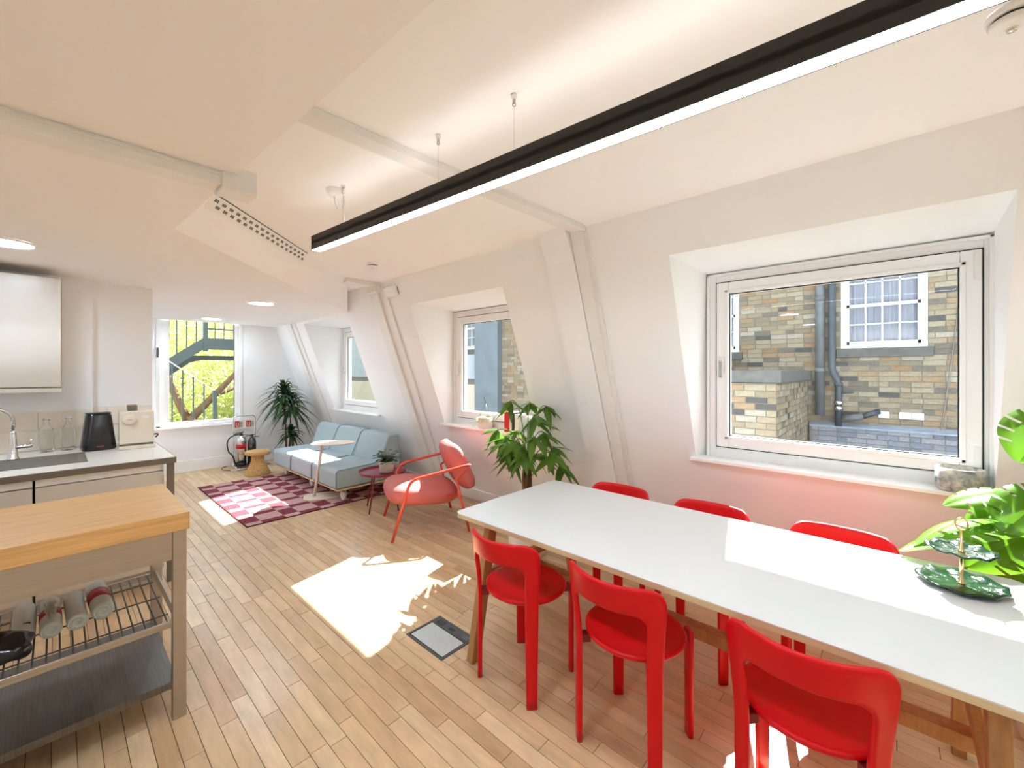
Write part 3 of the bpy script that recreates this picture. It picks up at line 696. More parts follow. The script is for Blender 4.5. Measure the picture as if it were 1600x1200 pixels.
# extinguisher stand and two extinguishers
es = thing('extinguisher_stand', 'chrome tube stand with a red and white fire sign panel', 'stand', (2.06, 7.66, 0))
b = MB(); b.tube(fillet([(-.155, -.14, .012), (-.155, .05, .012), (-.155, .06, .80), (.155, .06, .80), (.155, .05, .012), (.155, -.14, .012)], .06), .010, 10); b.build('frame', M_chrome, es, smooth=True)
b = MB(); b.box(-.15, .15, .052, .062, .60, .745); sg = b.build('sign_panel', M_signw, es)
for x0 in (-.135, .025):
    b = MB(); b.box(x0, x0+.065, .048, .052, .622, .722); b.build('sign_red_field', M_signred, sg)
    b = MB(); b.box(x0+.015, x0+.024, .0465, .048, .64, .70); b.tube([(x0+.038, .047, .635), (x0+.050, .047, .66), (x0+.044, .047, .70)], .005, 6); b.box(x0+.016, x0+.05, .0465, .048, .636, .642); b.build('sign_symbol', M_signw, sg)
    b = MB()
    for k in range(5): b.box(x0+.072, x0+.108, .049, .052, .70-k*.018, .707-k*.018)
    b.build('sign_text_lines', M_dsteel, sg)
b = MB(); b.box(-.155, .155, -.14, .05, .02, .032); b.build('base_tray', M_dsteel, es)
def exting(x, y, label, m, r, h, hose):
    t = thing('fire_extinguisher', label, 'fire extinguisher', (x, y, .033), 0, 'fire extinguishers on the stand')
    b = MB(); b.lathe([(0, .0), (r*.98, .0), (r, .01), (r, .05)], 28); b.build('foot_ring', M_blackg, t, smooth=True)
    b = MB(); b.lathe([(r*.97, .045), (r*.97, h*.82), (r*.85, h*.92), (r*.45, h*.99), (.022, h)], 28); b.build('cylinder', m, t, smooth=True)
    b = MB(); b.lathe([(r*.985, h*.56), (r*.985, h*.72)], 28); b.build('label_band', M_signred if hose else M_dsteel, t, smooth=True)
    b = MB(); b.box(-.02, .02, -.02, .02, h, h+.04); v = b.build('valve', M_dsteel, t, bevel=.005)
    b = MB(); b.box(-.03, .11, -.01, .01, h+.035, h+.047, Matrix.Rotation(R(-8), 4, 'Y')); b.box(-.02, .1, -.01, .01, h+.005, h+.015); b.build('handle', M_blackg, v, bevel=.003)
    if hose:
        b = MB(); b.tube([Vector(q) for q in bez((-.02, 0, h+.02), (-.26, -.02, h+.02), (-.17, -.03, h*.48), 10)]+[Vector(q) for q in bez((-.17, -.03, h*.48), (-.12, -.035, .2), (-.085, -.03, .03), 6)][1:], .010, 8); b.build('hose', M_black, t, smooth=True)
    else:
        b = MB(); b.lathe([(.012, 0), (.02, -.05), (.032, -.14)], 16, .0, -.075, h*.85); b.build('discharge_horn', M_blackg, t, smooth=True)
exting(1.985, 7.60, 'silver fire extinguisher with a red label band and black hose on the stand', M_chrome, .072, .47, True)
exting(2.135, 7.60, 'black-labelled smaller fire extinguisher with a discharge horn on the stand', M_dsteel, .06, .42, False)
pl_ = thing('power_lead', 'white plug and dark cable lying on the floor by the extinguisher stand', 'cable', (1.82, 7.45, 0))
b = MB(); b.tube(bez((.02, .38, .008), (-.16, .2, .006), (-.05, .0, .006), 10)+bez((-.05, 0, .006), (.05, -.12, .006), (.14, -.1, .006), 8)[1:]+bez((.14, -.10, .006), (.35, -.02, .006), (.55, .08, .006), 8)[1:], .005, 8); b.build('cable', M_black, pl_, smooth=True)
b = MB(); b.box(-.02, .10, -.085, -.055, .001, .026, Matrix.Rotation(R(-8), 4, 'Z')); b.build('plug', M_signw, pl_, bevel=.008)

# pachira beside the table
pc_ = pot('pachira_plant', 'money tree with drooping palmate leaves in a pale pot between table and window', (2.66, 2.25, 0), [(0, 0), (.13, 0), (.15, .02), (.165, .27), (.15, .27), (.14, .23)], M_clay, .145, .24, 'potted plant')
b = MB()
for k in range(4):
    a = k*PI/2; b.tube([Vector((.028*math.cos(a+t*.5), .028*math.sin(a+t*.5), .22+.085*t)) for t in range(7)], [.020-.0012*t for t in range(7)], 8)
b.build('trunk', M_bark, pc_, smooth=True)
rp_ = random.Random(5); bs = MB(); lf = MB()
heads = []
for k in range(23):
    a = k*2.399+.4; z0 = .62+.012*k; t = k/22
    out = rp_.uniform(.14, .34)*(1.0-.25*t); zt_ = z0+rp_.uniform(-.02, .22)+.22*t
    e = Vector((out*math.cos(a), out*math.sin(a), zt_)); st_ = bez((.01*math.cos(a), .01*math.sin(a), z0-.05), (out*.4*math.cos(a), out*.4*math.sin(a), zt_+.05), e, 7)
    bs.tube(st_, .0045, 6)
    for j in range(6):
        aa = a+(j-2.5)*.72; el = rp_.uniform(-.95, -.1) if j not in (2, 3) else rp_.uniform(-.6, .15)
        blade(lf, e, (math.cos(aa)*math.cos(el), math.sin(aa)*math.cos(el), math.sin(el)), rp_.uniform(.14, .22), rp_.uniform(.024, .035), .06, .28, 6, 'lance', rp_.uniform(-.5, .5))
for m_ in (bs, lf): m_.v = [(min(v[0], wx(v[2])-2.66-.03), v[1], v[2]) for v in m_.v]
bs.build('leaf_stalks', M_stem, pc_, smooth=True); lf.build('foliage', M_leaf, pc_, smooth=True)

# monstera at the table end
mo = pot('monstera_plant', 'large bright green monstera leaning over the table end by the big window', (2.70, -.56, 0), [(0, 0), (.15, 0), (.17, .03), (.19, .36), (.175, .36), (.165, .3)], M_clay, .17, .32, 'potted plant')
def monstera_leaf(base, tip, up, wid, curl):
    """split leaf: midrib base->tip, grid with slits removed"""
    base, tip = Vector(base), Vector(tip); ax = tip-base; ln = ax.length; ax.normalize(); up = Vector(up); up = (up-ax*up.dot(ax)).normalized(); sd = ax.cross(up)
    b = MB(); nr, nc = 26, 6; vs = []; fs = []
    for s in (-1, 1):
        o = len(vs)
        for i in range(nr+1):
            t = i/nr; hw = wid*(math.sin(PI*(t*.86+.13))**.75 if t < .995 else .05)
            for k in range(nc+1):
                q = k/nc; back = .30*q*q*ln*(1-t)*.8-.06*q*ln     # lobes swept back at base
                p = base+ax*(t*ln-back)+sd*s*hw*q
                p += up*(.22*hw*q-(curl*(t*t)*ln)-.34*hw*q*q*q)
                vs.append(p)
        for i in range(nr):
            for k in range(nc):
                if i % 5 == 3 and k >= 3 and 2 < i < nr-3: continue
                q = o+i*(nc+1)+k; f = (q, q+1, q+nc+2, q+nc+1); fs.append(f if s == 1 else f[::-1])
    b.add(vs, fs); return b
LV = [ # base, tip, up, half width, curl (world coordinates)
    ((2.62, -.33, .86), (2.42, -.03, .84), (.25, .1, 1), .11, .22),
    ((2.60, -.28, .90), (2.46, -.06, .90), (.3, .2, 1), .08, .45),
    ((2.72, -.36, 1.00), (2.66, -.18, .97), (-.3, .2, 1), .09, .25),
    ((2.72, -.40, .96), (2.62, -.24, .90), (-.5, .3, .8), .09, .35),
    ((2.62, -.47, 1.34), (2.56, -.375, 1.18), (-.8, .2, .5), .12, .15),
    ((2.62, -.42, .88), (2.60, -.24, .70), (-.8, .2, .5), .10, .1),
    ((2.66, -.46, 1.02), (2.54, -.34, .90), (-.8, .0, .6), .11, .15),
    ((2.78, -.44, .92), (2.76, -.24, .78), (-.6, .3, .6), .11, .2),
    ((2.60, -.58, 1.12), (2.42, -.44, 1.02), (-.4, .1, .9), .13, .3),
    ((2.58, -.48, .40), (2.50, -.36, .22), (-.7, .3, .5), .09, .2),
    ((2.62, -.42, .60), (2.62, -.28, .40), (-.8, .3, .4), .09, .2),
    ((2.75, -.40, .72), (2.80, -.24, .55), (-.8, .3, .4), .10, .2),
]
ol = Vector(mo.location); ob = MB()
for (bs_, tp_, up, w_, cu) in LV:
    lb = monstera_leaf(Vector(bs_)-ol, Vector(tp_)-ol, up, w_, cu); lb.build('leaf', M_leafm, mo, smooth=True)
    q = Vector(bs_)-ol; s0 = Vector((rn.uniform(-.06, .06), rn.uniform(-.06, .06), .32)); ob.tube(bez(s0, Vector((s0.x*.5+q.x*.3, s0.y*.5+q.y*.3, q.z+.08)), q, 9), .006, 8)
ob.build('leaf_stalks', M_stem, mo, smooth=True)

# things on the table and sills
cs = thing('cake_stand', 'two-tier dark green leaf-shaped cake stand with a brass handle on the table', 'cake stand', (2.215, -.19, .7405))
def wavy(r, z, amp, n=64, dip=.012):
    b = MB(); vs = [(0, 0, z)]; rings = 6
    for j in range(1, rings+1):
        q = j/rings
        for k in range(n):
            a = 2*PI*k/n; rr = r*q*(1+amp*q*math.sin(a*9)+amp*.5*q*math.sin(a*4+1)); vs.append((rr*math.cos(a), rr*math.sin(a), z+dip*q**3+.004*q*q*math.sin(a*9+1.5)))
    fs = [(0, 1+k, 1+(k+1) % n) for k in range(n)]+[(1+j*n+k, 1+(j+1)*n+k, 1+(j+1)*n+(k+1) % n, 1+j*n+(k+1) % n) for j in range(rings-1) for k in range(n)]
    b.add(vs, fs); return b
wavy(.118, .006, .03).build('lower_plate', M_plate, cs, smooth=True, solid=.006)
wavy(.092, .122, .03).build('upper_plate', M_plate, cs, smooth=True, solid=.006)
b = MB(); b.lathe([(.011, .006), (.011, .014), (.005, .018), (.005, .114), (.010, .118), (.010, .130), (.005, .135), (.004, .205)], 16); b.build('rod', M_gold, cs, smooth=True)
b = MB(); b.tube([Vector((.0, .016*math.sin(2*PI*k/20), .224-.022*math.cos(2*PI*k/20))) for k in range(21)], .003, 8); b.build('ring_handle', M_gold, cs, smooth=True)

sp_ = pot('ceramic_planter', 'empty mottled grey-blue ceramic pot on the big window ledge', (3.06, -.256, .9195), [(0, 0), (.074, 0), (.084, .01), (.088, .03), (.088, .115), (.080, .115), (.078, .03)], M_stonepot, .079, .03)
hp = pot('hanging_planter', 'pale speckled hanging pot with a wire hook on the window ledge behind the armchair', (3.068, 3.17, .9195), [(0, 0), (.068, 0), (.075, .012), (.078, .115), (.070, .115), (.066, .09)], M_clay, .07, .095, 'potted plant')
b = MB()
for k in range(3):
    a = 2*PI*k/3+.3; b.tube([(.073*math.cos(a), .073*math.sin(a), .11), (0, 0, .26)], .0018, 5)
b.tube([(0, 0, .255), (0, 0, .285), (.0, .018, .30), (0, .02, .325), (0, -.002, .335), (0, -.014, .325)], .0035, 8); b.build('wire_hanger', M_dsteel, hp, smooth=True)
b = MB()
for k in range(26):
    a = rn.uniform(0, 2*PI); blade(b, (.03*math.cos(a), .03*math.sin(a), .095), (math.cos(a), math.sin(a), rn.uniform(.2, 1.2)), rn.uniform(.05, .11), .014, .06, .2, 5, 'oval')
for k in range(5):
    blade(b, (-.02, .075+k*.012, .115-k*.02), (rn.uniform(-1, 1), 1, -.3), .05, .016, .02, .2, 4, 'oval')
b.build('foliage', M_foli, hp, smooth=True)
bk_cols = [('red', mat('red_cover', S(206, 22, 26), .4), 2.80, .065, .20), ('pale cream', mat('cream_cover', S(226, 210, 186), .5), 2.748, .03, .20), ('black', mat('black_cover', S(24, 26, 28), .45), 2.715, .025, .19), ('white', M_signw, 2.67, .05, .18)]
for nm, mm, yy, w_, h_ in bk_cols:
    t = thing('book', '%s book standing on the window ledge behind the money tree' % nm, 'book', (3.072, yy, .9195), 0, 'books on the middle window ledge')
    b = MB(); b.box(-.07, .07, -w_/2, -w_/2+.003, 0, h_); b.box(-.07, .07, w_/2-.003, w_/2, 0, h_); b.box(-.073, -.07, -w_/2, w_/2, 0, h_); b.build('cover', mm, t)
    b = MB(); b.box(-.069, .066, -w_/2+.003, w_/2-.003, .003, h_-.004); b.build('pages', M_signw, t)

# floor box
fb = thing('floor_box', 'grey floor socket box with a pale inlaid lid set into the boards', 'floor box', (1.487, 1.905, 0))
hw_, hl = .122, .163
b = MB(); fr = .014
b.box(-hw_, hw_, -hl, -hl+fr, -.01, .004); b.box(-hw_, hw_, hl-fr, hl, -.01, .004); b.box(-hw_, -hw_+fr, -hl+fr, hl-fr, -.01, .004); b.box(hw_-fr, hw_, -hl+fr, hl-fr, -.01, .004); b.build('frame', M_gframe, fb, bevel=.001)
b = MB(); b.box(-hw_+fr, .055, -hl+fr, hl-fr, -.01, .0015); b.build('lid_edge', M_blackg, fb)
b = MB(); b.box(-hw_+fr+.006, .048, -hl+fr+.006, hl-fr-.006, .0, .003); b.build('lid_inlay', M_gpanel, fb)
b = MB(); b.box(.055, hw_-fr, -hl+fr, hl-fr, -.01, .003); ln_ = b.build('cable_strip', M_gframe, fb)
for y0_, y1_ in ((-.145, -.06), (.07, .13)):
    b = MB(); b.box(.064, .100, y0_, y1_, .002, .0045); b.build('cable_flap', M_blackg, ln_)
b = MB(); b.lathe([(0, .0045), (.012, .0045), (.012, .003)], 14, .082, .01); b.box(.075, .09, -.02, .0, .003, .0045); b.build('latch', M_blackg, ln_)

# ================================================================== KITCHEN
CY0 = 3.83
wt = thing('worktop', 'pale kitchen worktop with a dark edge strip and grey end leg', 'worktop', (-.9, 4.4, 0))
sx0, sx1, sy0, sy1 = -1.05, .145, 4.08, 4.53
b = MB(); zz = (.862, .900)
b.box(-2.6+.9, sx0+.9, CY0+.006-4.4, KY-.009-4.4, *zz); b.box(sx1+.9, .213+.9, CY0+.006-4.4, KY-.009-4.4, *zz); b.box(.213+.9, .588+.9, CY0+.006-4.4, KY2-.009-4.4, *zz); b.box(sx0+.9, sx1+.9, CY0+.006-4.4, sy0-4.4, *zz); b.box(sx0+.9, sx1+.9, sy1-4.4, KY-.009-4.4, *zz)
b.build('top_slab', M_worktop, wt)
b = MB(); b.box(-2.6+.9, .594+.9, CY0-4.4, CY0+.006-4.4, .858, .899); b.box(.588+.9, .594+.9, CY0+.006-4.4, KY2-.01-4.4, .858, .899); b.build('edge_strip', M_edge, wt, bevel=.001, seg=1)
b = MB(); b.box(.545+.9, .585+.9, CY0+.02-4.4, CY0+.06-4.4, 0, .858); b.build('end_leg', M_edge, wt, bevel=.002, seg=1)
for i, (x0_, x1_, lab) in enumerate(((-.085, .535, 'white base cabinet at the end of the worktop'), (-.72, -.089, 'white base cabinet below the sink drainer'), (-1.35, -.724, 'white base cabinet further along the worktop'))):
    cbn = thing('base_cabinet', lab, 'cabinet', ((x0_+x1_)/2, 4.4, 0), 0, 'white kitchen base cabinets'); w_ = (x1_-x0_)/2
    b = MB(); b.box(-w_+.003, w_-.003, CY0+.08-4.4, KY-.02-4.4, .10, .857 if i == 0 else .735); b.box(-w_+.003, w_-.003, CY0+.13-4.4, KY-.02-4.4, 0, .10); b.build('body', M_cab, cbn)
    b = MB(); b.box(-w_+.004, w_-.004, CY0+.055-4.4, CY0+.078-4.4, .105, .80); b.build('door', M_cab, cbn, bevel=.003)
    b = MB(); b.box(-w_+.004, w_-.004, CY0+.062-4.4, CY0+.08-4.4, .806, .855); b.build('handle_channel', M_trunk, cbn)
uc = thing('wall_cabinet', 'white handleless wall cabinet above the sink', 'cabinet', (-.30, 4.75, 1.37))
b = MB(); b.box(-.33, .336, -.17, .17, .0, .84); b.build('body', M_cab, uc)
b = MB(); b.box(-.33, .331, -.195, -.172, .035, .838); b.build('door', M_cab, uc, bevel=.003)
b = MB(); b.box(-.33, .336, -.185, -.165, -.005, .028); b.build('pelmet', M_cab, uc, bevel=.002, seg=1)
uc2 = thing('wall_cabinet', 'white handleless wall cabinet further along the kitchen wall', 'cabinet', (-.966, 4.75, 1.37))
b = MB(); b.box(-.33, .33, -.17, .17, .0, .84); b.build('body', M_cab, uc2)
b = MB(); b.box(-.327, .327, -.195, -.172, .035, .838); b.build('door', M_cab, uc2, bevel=.003)

sk = thing('sink', 'grey composite sink with drainer let into the worktop', 'sink', (-.45, 4.305, .9)); X = -.45; Y = 4.305
b = MB(); w0, w1, d0, d1 = sx0-X-.008, sx1-X+.008, sy0-Y-.008, sy1-Y+.008
b.box(w0, w1, d0, d0+.03, -.004, .005); b.box(w0, w1, d1-.05, d1, -.004, .005); b.box(w0, w0+.03, d0+.03, d1-.05, -.004, .005); b.box(-.10, w1, d0+.03, d1-.05, -.004, .003); b.build('rim_and_drainer', M_sink, sk, bevel=.002)
for k in range(7):
    b = MB(); b.box(-.04, w1-.04, d0+.06+k*.048, d0+.07+k*.048, .002, .0055); b.build('drainer_ridge', M_sink, sk, bevel=.0015, seg=1)
b = MB(); b.box(w0+.03, -.10, d0+.03, d1-.05, -.16, -.155); b.box(w0+.03, w0+.034, d0+.03, d1-.05, -.155, 0); b.box(-.104, -.10, d0+.03, d1-.05, -.155, 0); b.box(w0+.03, -.10, d0+.03, d0+.034, -.155, 0); b.box(w0+.03, -.10, d1-.054, d1-.05, -.155, 0); b.build('bowl', M_sink, sk)
tpf = thing('tap', 'tall chrome mixer tap with a swan neck beside the drainer', 'tap', (-.195, 4.51, .9055))
b = MB(); b.lathe([(0, 0), (.030, 0), (.030, .008), (.024, .02), (.020, .10), (.014, .19), (.011, .20)], 24); b.build('body', M_chrome, tpf, smooth=True)
b = MB(); b.tube([Vector((0, 0, .19)), Vector((0, 0, .26))]+[Vector((-.10+.10*math.cos(R(a)), -.02*math.sin(R(a)), .27+.09*math.sin(R(a)))) for a in range(0, 181, 15)]+[Vector((-.2, 0, .20))], .011, 12); b.build('spout', M_chrome, tpf, smooth=True)
b = MB(); b.tube([(.01, -.005, .085), (.085, -.03, .09)], .014, 12); lv = b.build('lever_hub', M_chrome, tpf, smooth=True)
b = MB(); b.tube([(.078, -.028, .09), (.082, -.029, .135)], .004, 8); b.build('lever', M_chrome, lv, smooth=True)
for i, (x, lab) in enumerate(((-.045, 'clear glass water bottle by the tiles, nearer the tap'), (.072, 'clear glass water bottle by the tiles, nearer the black bin'))):
    t = thing('glass_bottle', lab, 'bottle', (x, 4.78, .9005), 0, 'clear bottles on the worktop')
    b = MB(); pr_ = [(0, .004), (.038, .004), (.042, .012), (.042, .15), (.036, .175), (.018, .20), (.016, .235), (.020, .24), (.020, .25)]
    b.lathe(pr_+[(r-.003, z) for r, z in pr_[::-1][:-1]]+[(0, .008)], 28); b.build('body', M_clear, t, smooth=True)
    b = MB(); b.lathe([(.0, .249), (.017, .249), (.017, .262), (.0, .262)], 16); b.build('stopper', M_trunk, t, smooth=True)
kb = thing('black_caddy', 'glossy black tapered food caddy beside the coffee machine', 'caddy', (.232, 4.64, .9005), R(5))
b = MB()
vs = []
for (hx_, hy_, z) in ((.090, .075, 0), (.098, .082, .012), (.094, .078, .06), (.072, .060, .27), (.068, .056, .285)):
    vs.append([(x, y, z) for x, y in rrect(-hx_, hx_, -hy_, hy_, .035, 5)])
n = len(vs[0]); b.add([v for r_ in vs for v in r_], [(i*n+k, i*n+(k+1) % n, (i+1)*n+(k+1) % n, (i+1)*n+k) for i in range(4) for k in range(n)]+[tuple(range(n))[::-1], tuple(4*n+k for k in range(n))])
b.build('bucket', M_blackg, kb, smooth=True)
b = MB(); b.prism(rrect(-.070, .070, -.058, .058, .03, 5), .284, .292); b.build('lid', M_black, kb, bevel=.003)
b = MB(); b.box(-.02, .02, -.084, -.078, .03, .036, Matrix.Rotation(R(0), 4, 'X')); b.build('red_mark', M_signred, kb)
cm = thing('coffee_machine', 'cream box-shaped coffee machine with a round dial and drip tray', 'coffee machine', (.45, 4.58, .9005), R(-3))
b = MB(); b.box(-.105, .105, -.10, .13, .035, .30); b.build('body', M_cream, cm, bevel=.012, seg=3)
b = MB(); b.box(-.11, .11, -.13, .13, .0, .026); b.build('drip_tray', M_cream, cm, bevel=.006)
b = MB(); b.box(-.10, .10, -.105, .12, .026, .036); b.build('shadow_gap', M_edge, cm)
b = MB(); Mx = Matrix.Translation((-.045, -.10, .235)) @ Matrix.Rotation(R(90), 4, 'X'); b.lathe([(0, .02), (.038, .02), (.043, .016), (.043, 0)], 32, M=Mx); dl = b.build('dial', M_cream, cm, smooth=True)
b = MB(); b.box(-.058, -.032, -.1206, -.1199, .233, .236); b.build('dial_mark', M_edge, dl)
b = MB(); b.box(.03, .075, -.1012, -.1, .235, .262); b.build('badge', M_trunk, cm)
b = MB(); b.box(-.055, .005, -.06, .06, .30, .345); b.build('water_lid', M_edge, cm, bevel=.005)
b = MB(); b.tube(bez((.105, .0, .09), (.16, .02, .10), (.125, .06, .06), 8), .006, 8); b.build('cord', M_black, cm, smooth=True)

# ------------------------------------------------------------------ steel trolley with butcher-block top
ct = thing('kitchen_trolley', 'steel kitchen trolley with a thick bamboo butcher-block top', 'trolley', (-.25, 2.63, 0))
cx, cy = -.25, 2.63
b = MB(); b.box(-.95-cx, .402-cx, 2.293-cy, 2.965-cy, .824, .90); b.build('butcher_block_top', M_bam, ct, bevel=.003)
LX = (-.90, .345); LY = (2.305, 2.915)
for x in LX:
    for y in LY:
        b = MB(); b.box(x-cx, x+.048-cx, y-cy, y+.040-cy, 0, .824); b.build('leg', M_steel, ct, bevel=.002)
b = MB(); b.box(-.85-cx, .343-cx, 2.310-cy, 2.318-cy, .70, .823); b.build('front_apron', M_steel, ct)
b = MB(); b.box(-.85-cx, .343-cx, 2.935-cy, 2.943-cy, .70, .823); b.build('rear_apron', M_steel, ct)
b = MB(); b.box(.375-cx, .383-cx, 2.345-cy, 2.915-cy, .70, .823); b.build('side_apron', M_steel, ct)
b = MB(); b.box(-.852-cx, .345-cx, 2.312-cy, 2.322-cy, .405, .434); b.box(-.852-cx, .345-cx, 2.935-cy, 2.945-cy, .405, .434); b.box(.36-cx, .37-cx, 2.345-cy, 2.915-cy, .405, .45); ws = b.build('wire_shelf_frame', M_steel, ct, bevel=.001, seg=1)
nw = 34
for k in range(nw):
    x = -.83+k*(1.16/(nw-1)); b = MB(); b.tube([(x-cx, 2.322-cy, .427), (x-cx, 2.935-cy, .427)], .003, 6); b.build('shelf_wire', M_dsteel, ws, smooth=True)
for y in (2.42, 2.63, 2.84):
    b = MB(); b.tube([(-.85-cx, y-cy, .421), (.345-cx, y-cy, .421)], .003, 6); b.build('cross_wire', M_dsteel, ws, smooth=True)
b = MB(); b.box(-.852-cx, .36-cx, 2.312-cy, 2.945-cy, .168, .172); b.box(-.852-cx, .345-cx, 2.308-cy, 2.313-cy, .142, .172); b.box(-.852-cx, .345-cx, 2.944-cy, 2.949-cy, .142, .172); b.build('lower_shelf', mat('shaded_shelf_steel', (.19, .18, .165, 1), .42, 1.0, var=(5, .2), stretch=(40, 1, 1)), ct)  # lower shelf steel darkened, shade under the trolley put into its colour
b = MB(); b.box(.393-cx, .400-cx, 2.36-cy, 2.40-cy, .12, .78); b.build('side_bar', M_black, ct)
for x in LX:
    b = MB(); b.tube([(.36-cx if x > 0 else -.89-cx, 2.32-cy, .10), (.36-cx if x > 0 else -.89-cx, 2.94-cy, .10)], .004, 6); b.build('brace_wire', M_dsteel, ct)
# rolls of bags on the wire shelf
rolls = [(-.066, 2.545, 1, False, 'white bag roll with small black print, next to the black bag on the trolley shelf'), (.010, 2.53, 1, True, 'white bag roll with a red band and a loose crumpled end on the trolley shelf'), (.085, 2.53, 1.5, False, 'plain frosted bag roll between two red-banded rolls on the trolley shelf'), (.163, 2.555, 2, True, 'thick bag roll with a wide red band, nearest the open wire of the trolley shelf')]
for i, (x, y, a, red, lab) in enumerate(rolls):
    t = thing('bag_roll', lab, 'bag roll', (x-.02, y, .4305), R(a), 'rolls of bags on the trolley shelf'); r_ = .033 if i < 3 else .037
    b = MB(); Mx = Matrix.Translation((0, 0, r_)) @ Matrix.Rotation(R(-90), 4, 'X'); b.lathe([(.006, .004), (r_*.55, 0), (r_*.9, 0), (r_, .006), (r_, .29), (r_*.9, .295), (.006, .292)], 28, M=Mx); b.build('roll', M_bag, t, smooth=True)
    sp2 = [Vector((math.cos(k*.35)*(.006+.0011*k*.75), -.0015, r_+math.sin(k*.35)*(.006+.0011*k*.75))) for k in range(30)]
    b = MB(); b.tube(sp2, .0012, 4); b.build('spiral_end', M_trunk, t)
    if red: b = MB(); b.lathe([(r_+.0008, .10), (r_+.0008, .17 if i == 1 else .20)], 28, M=Mx); b.build('paper_band', M_bagred, t, smooth=True)
    if i == 0: b = MB(); b.box(.0, .02, .05, .058, r_*2-.006, r_*2+.0005); b.build('black_print', M_black, t)
    if i == 1:
        b = MB(); vs = []
        for k in range(7):
            for j in range(5): vs.append((-.016+j*.008+.003*math.sin(k*2+j), .03+k*.03, r_*2+.004+.018*math.sin(k*.5)+.012*math.sin(k*3+j*2.3)))
        b.add(vs, [(k*5+j, k*5+j+1, k*5+j+6, k*5+j+5) for k in range(6) for j in range(4)]); b.build('loose_end', M_bag, t, smooth=True, solid=.0015)
t = thing('black_bag', 'crumpled black plastic bag on the trolley wire shelf beside the rolls', 'bag', (-.135, 2.45, .4305), R(10))
vs, fs = cushion(.16, .17, .085, .8); b = MB(); b.add([Vector((v.x*(1+.12*math.sin(v.y*60+v.z*40)), v.y*(1+.1*math.sin(v.x*70)), v.z*(1+.25*math.sin(v.x*55+v.y*35))+.05)) for v in vs], fs)
mz = min(v[2] for v in b.v); b.v = [(v[0], v[1], v[2]-mz) for v in b.v]; b.build('bag_body', M_blackg, t, smooth=True)
b = MB(); b.box(-.03, .05, -.02, .06, .07, .078); b.build('folded_flap', M_black, t, bevel=.003)

# ================================================================== OUTSIDE
gd = MB(); gd.box(3.4, 40, -30, 60, -3.2, -3.0); gd.box(-30, 3.4, 8.2, 60, -3.2, -3.0); struct(gd.build('ground', M_ground))
PAL = [S(125, 113, 93), S(118, 105, 85), S(129, 120, 101), S(111, 100, 81), S(125, 105, 80), S(105, 97, 82), S(91, 85, 75), S(66, 63, 61), S(135, 128, 115), S(120, 95, 68)]
PALB = [S(104, 108, 117), S(94, 100, 111), S(115, 117, 123), S(86, 91, 101), S(108, 104, 108)]
BM = {}
def brick_mesh(ln, col):
    k = (round(ln, 3), col)
    if k not in BM:
        b = MB(); b.box(0, ln, 0, .05, 0, .065, col=col); o = b.build('brick', M_brick); BM[k] = o.data; bpy.data.objects.remove(o)
    return BM[k]
def brick_field(parent, org, along, U, V, holes, pal, limit, seed, restname, header=False):
    """bricks over a rectangle; org lower corner (parent space = world), along 'y' (face -x) or 'x' (face -y)"""
    rr = random.Random(seed); L_ = .1025 if header else .215; items = []
    nrow = int(V/.075)
    for r_ in range(nrow):
        z = r_*.075; u = -rr.uniform(.0, .02)-(L_+.01)/2*(r_ % 2)
        while u < U:
            ln = L_ if rr.random() > .12 or header else .1025
            a, c = max(u, 0), min(u+ln, U)
            seg = [(a, c)]
            for (h0, h1, k0, k1) in holes:
                if org[2]+z+.07 > k0 and org[2]+z < k1:
                    ns = []
                    for (p, q) in seg:
                        base_ = org[1] if along == 'y' else org[0]
                        P, Q = p+base_, q+base_
                        if Q <= h0 or P >= h1: ns.append((p, q)); continue
                        if P < h0: ns.append((p, h0-base_-.002))
                        if Q > h1: ns.append((h1-base_+.002, q))
                    seg = ns
            for (p, q) in seg:
                if q-p > .02: items.append((p, q-p, z, rr.choices(pal, [4, 4, 4, 3, 3, 2, 2, 1, 2, 1][:len(pal)])[0], rr.uniform(-.003, .004)))
            u += ln+.01
    def sc(it):
        if along == 'y': P = (org[0], org[1]+it[0], org[2]+it[2])
        else: P = (org[0]+it[0], org[1], org[2]+it[2])
        w_ = inview(*P)
        if not w_: return 0
        xw, yw, zw = P; t = 3.2/xw; yg = yw*t; zg = 1.52+(zw-1.52)*t         # seen through the big window?
        ok = -.30 < yg < .86 and 1.03 < zg < 2.1
        return (it[1]/w_[2]**2)*(1 if ok else .001)
    items.sort(key=sc, reverse=True); restb = MB()
    for i, (p, ln, z, col, dp) in enumerate(items):
        if i < limit:
            o = bpy.data.objects.new('brick', brick_mesh(ln, col)); COL.objects.link(o); o.parent = parent
            if along == 'y': o.location = (org[0]-.008+dp, org[1]+p+ln, org[2]+z); o.rotation_euler = (0, 0, R(-90))
            else: o.location = (org[0]+p, org[1]-.008+dp, org[2]+z)
        else:
            if along == 'y': restb.box(org[0]-.008+dp, org[0]+.04, org[1]+p, org[1]+p+ln, org[2]+z, org[2]+z+.065, col=col)
            else: restb.box(org[0]+p, org[0]+p+ln, org[1]-.008+dp, org[1]+.04, org[2]+z, org[2]+z+.065, col=col)
    if restb.v: restb.build(restname, M_brick, parent)['kind'] = 'stuff'
bd = thing('brick_building', 'yellow stock-brick house with white sash windows across the yard', 'building', (0, 0, 0))
b = MB(); BX = 8.0
holes = [(-.377, .554, 1.86, 3.2), (1.944, 2.87, 1.853, 3.2), (8.541, 9.45, 2.14, 3.3)]
zs_ = sorted({-3, 1.853, 1.86, 2.14, 3.2, 3.3, 4.9}); ysb = [-5, -.377, .554, 1.944, 2.87, 8.541, 9.45, 22]
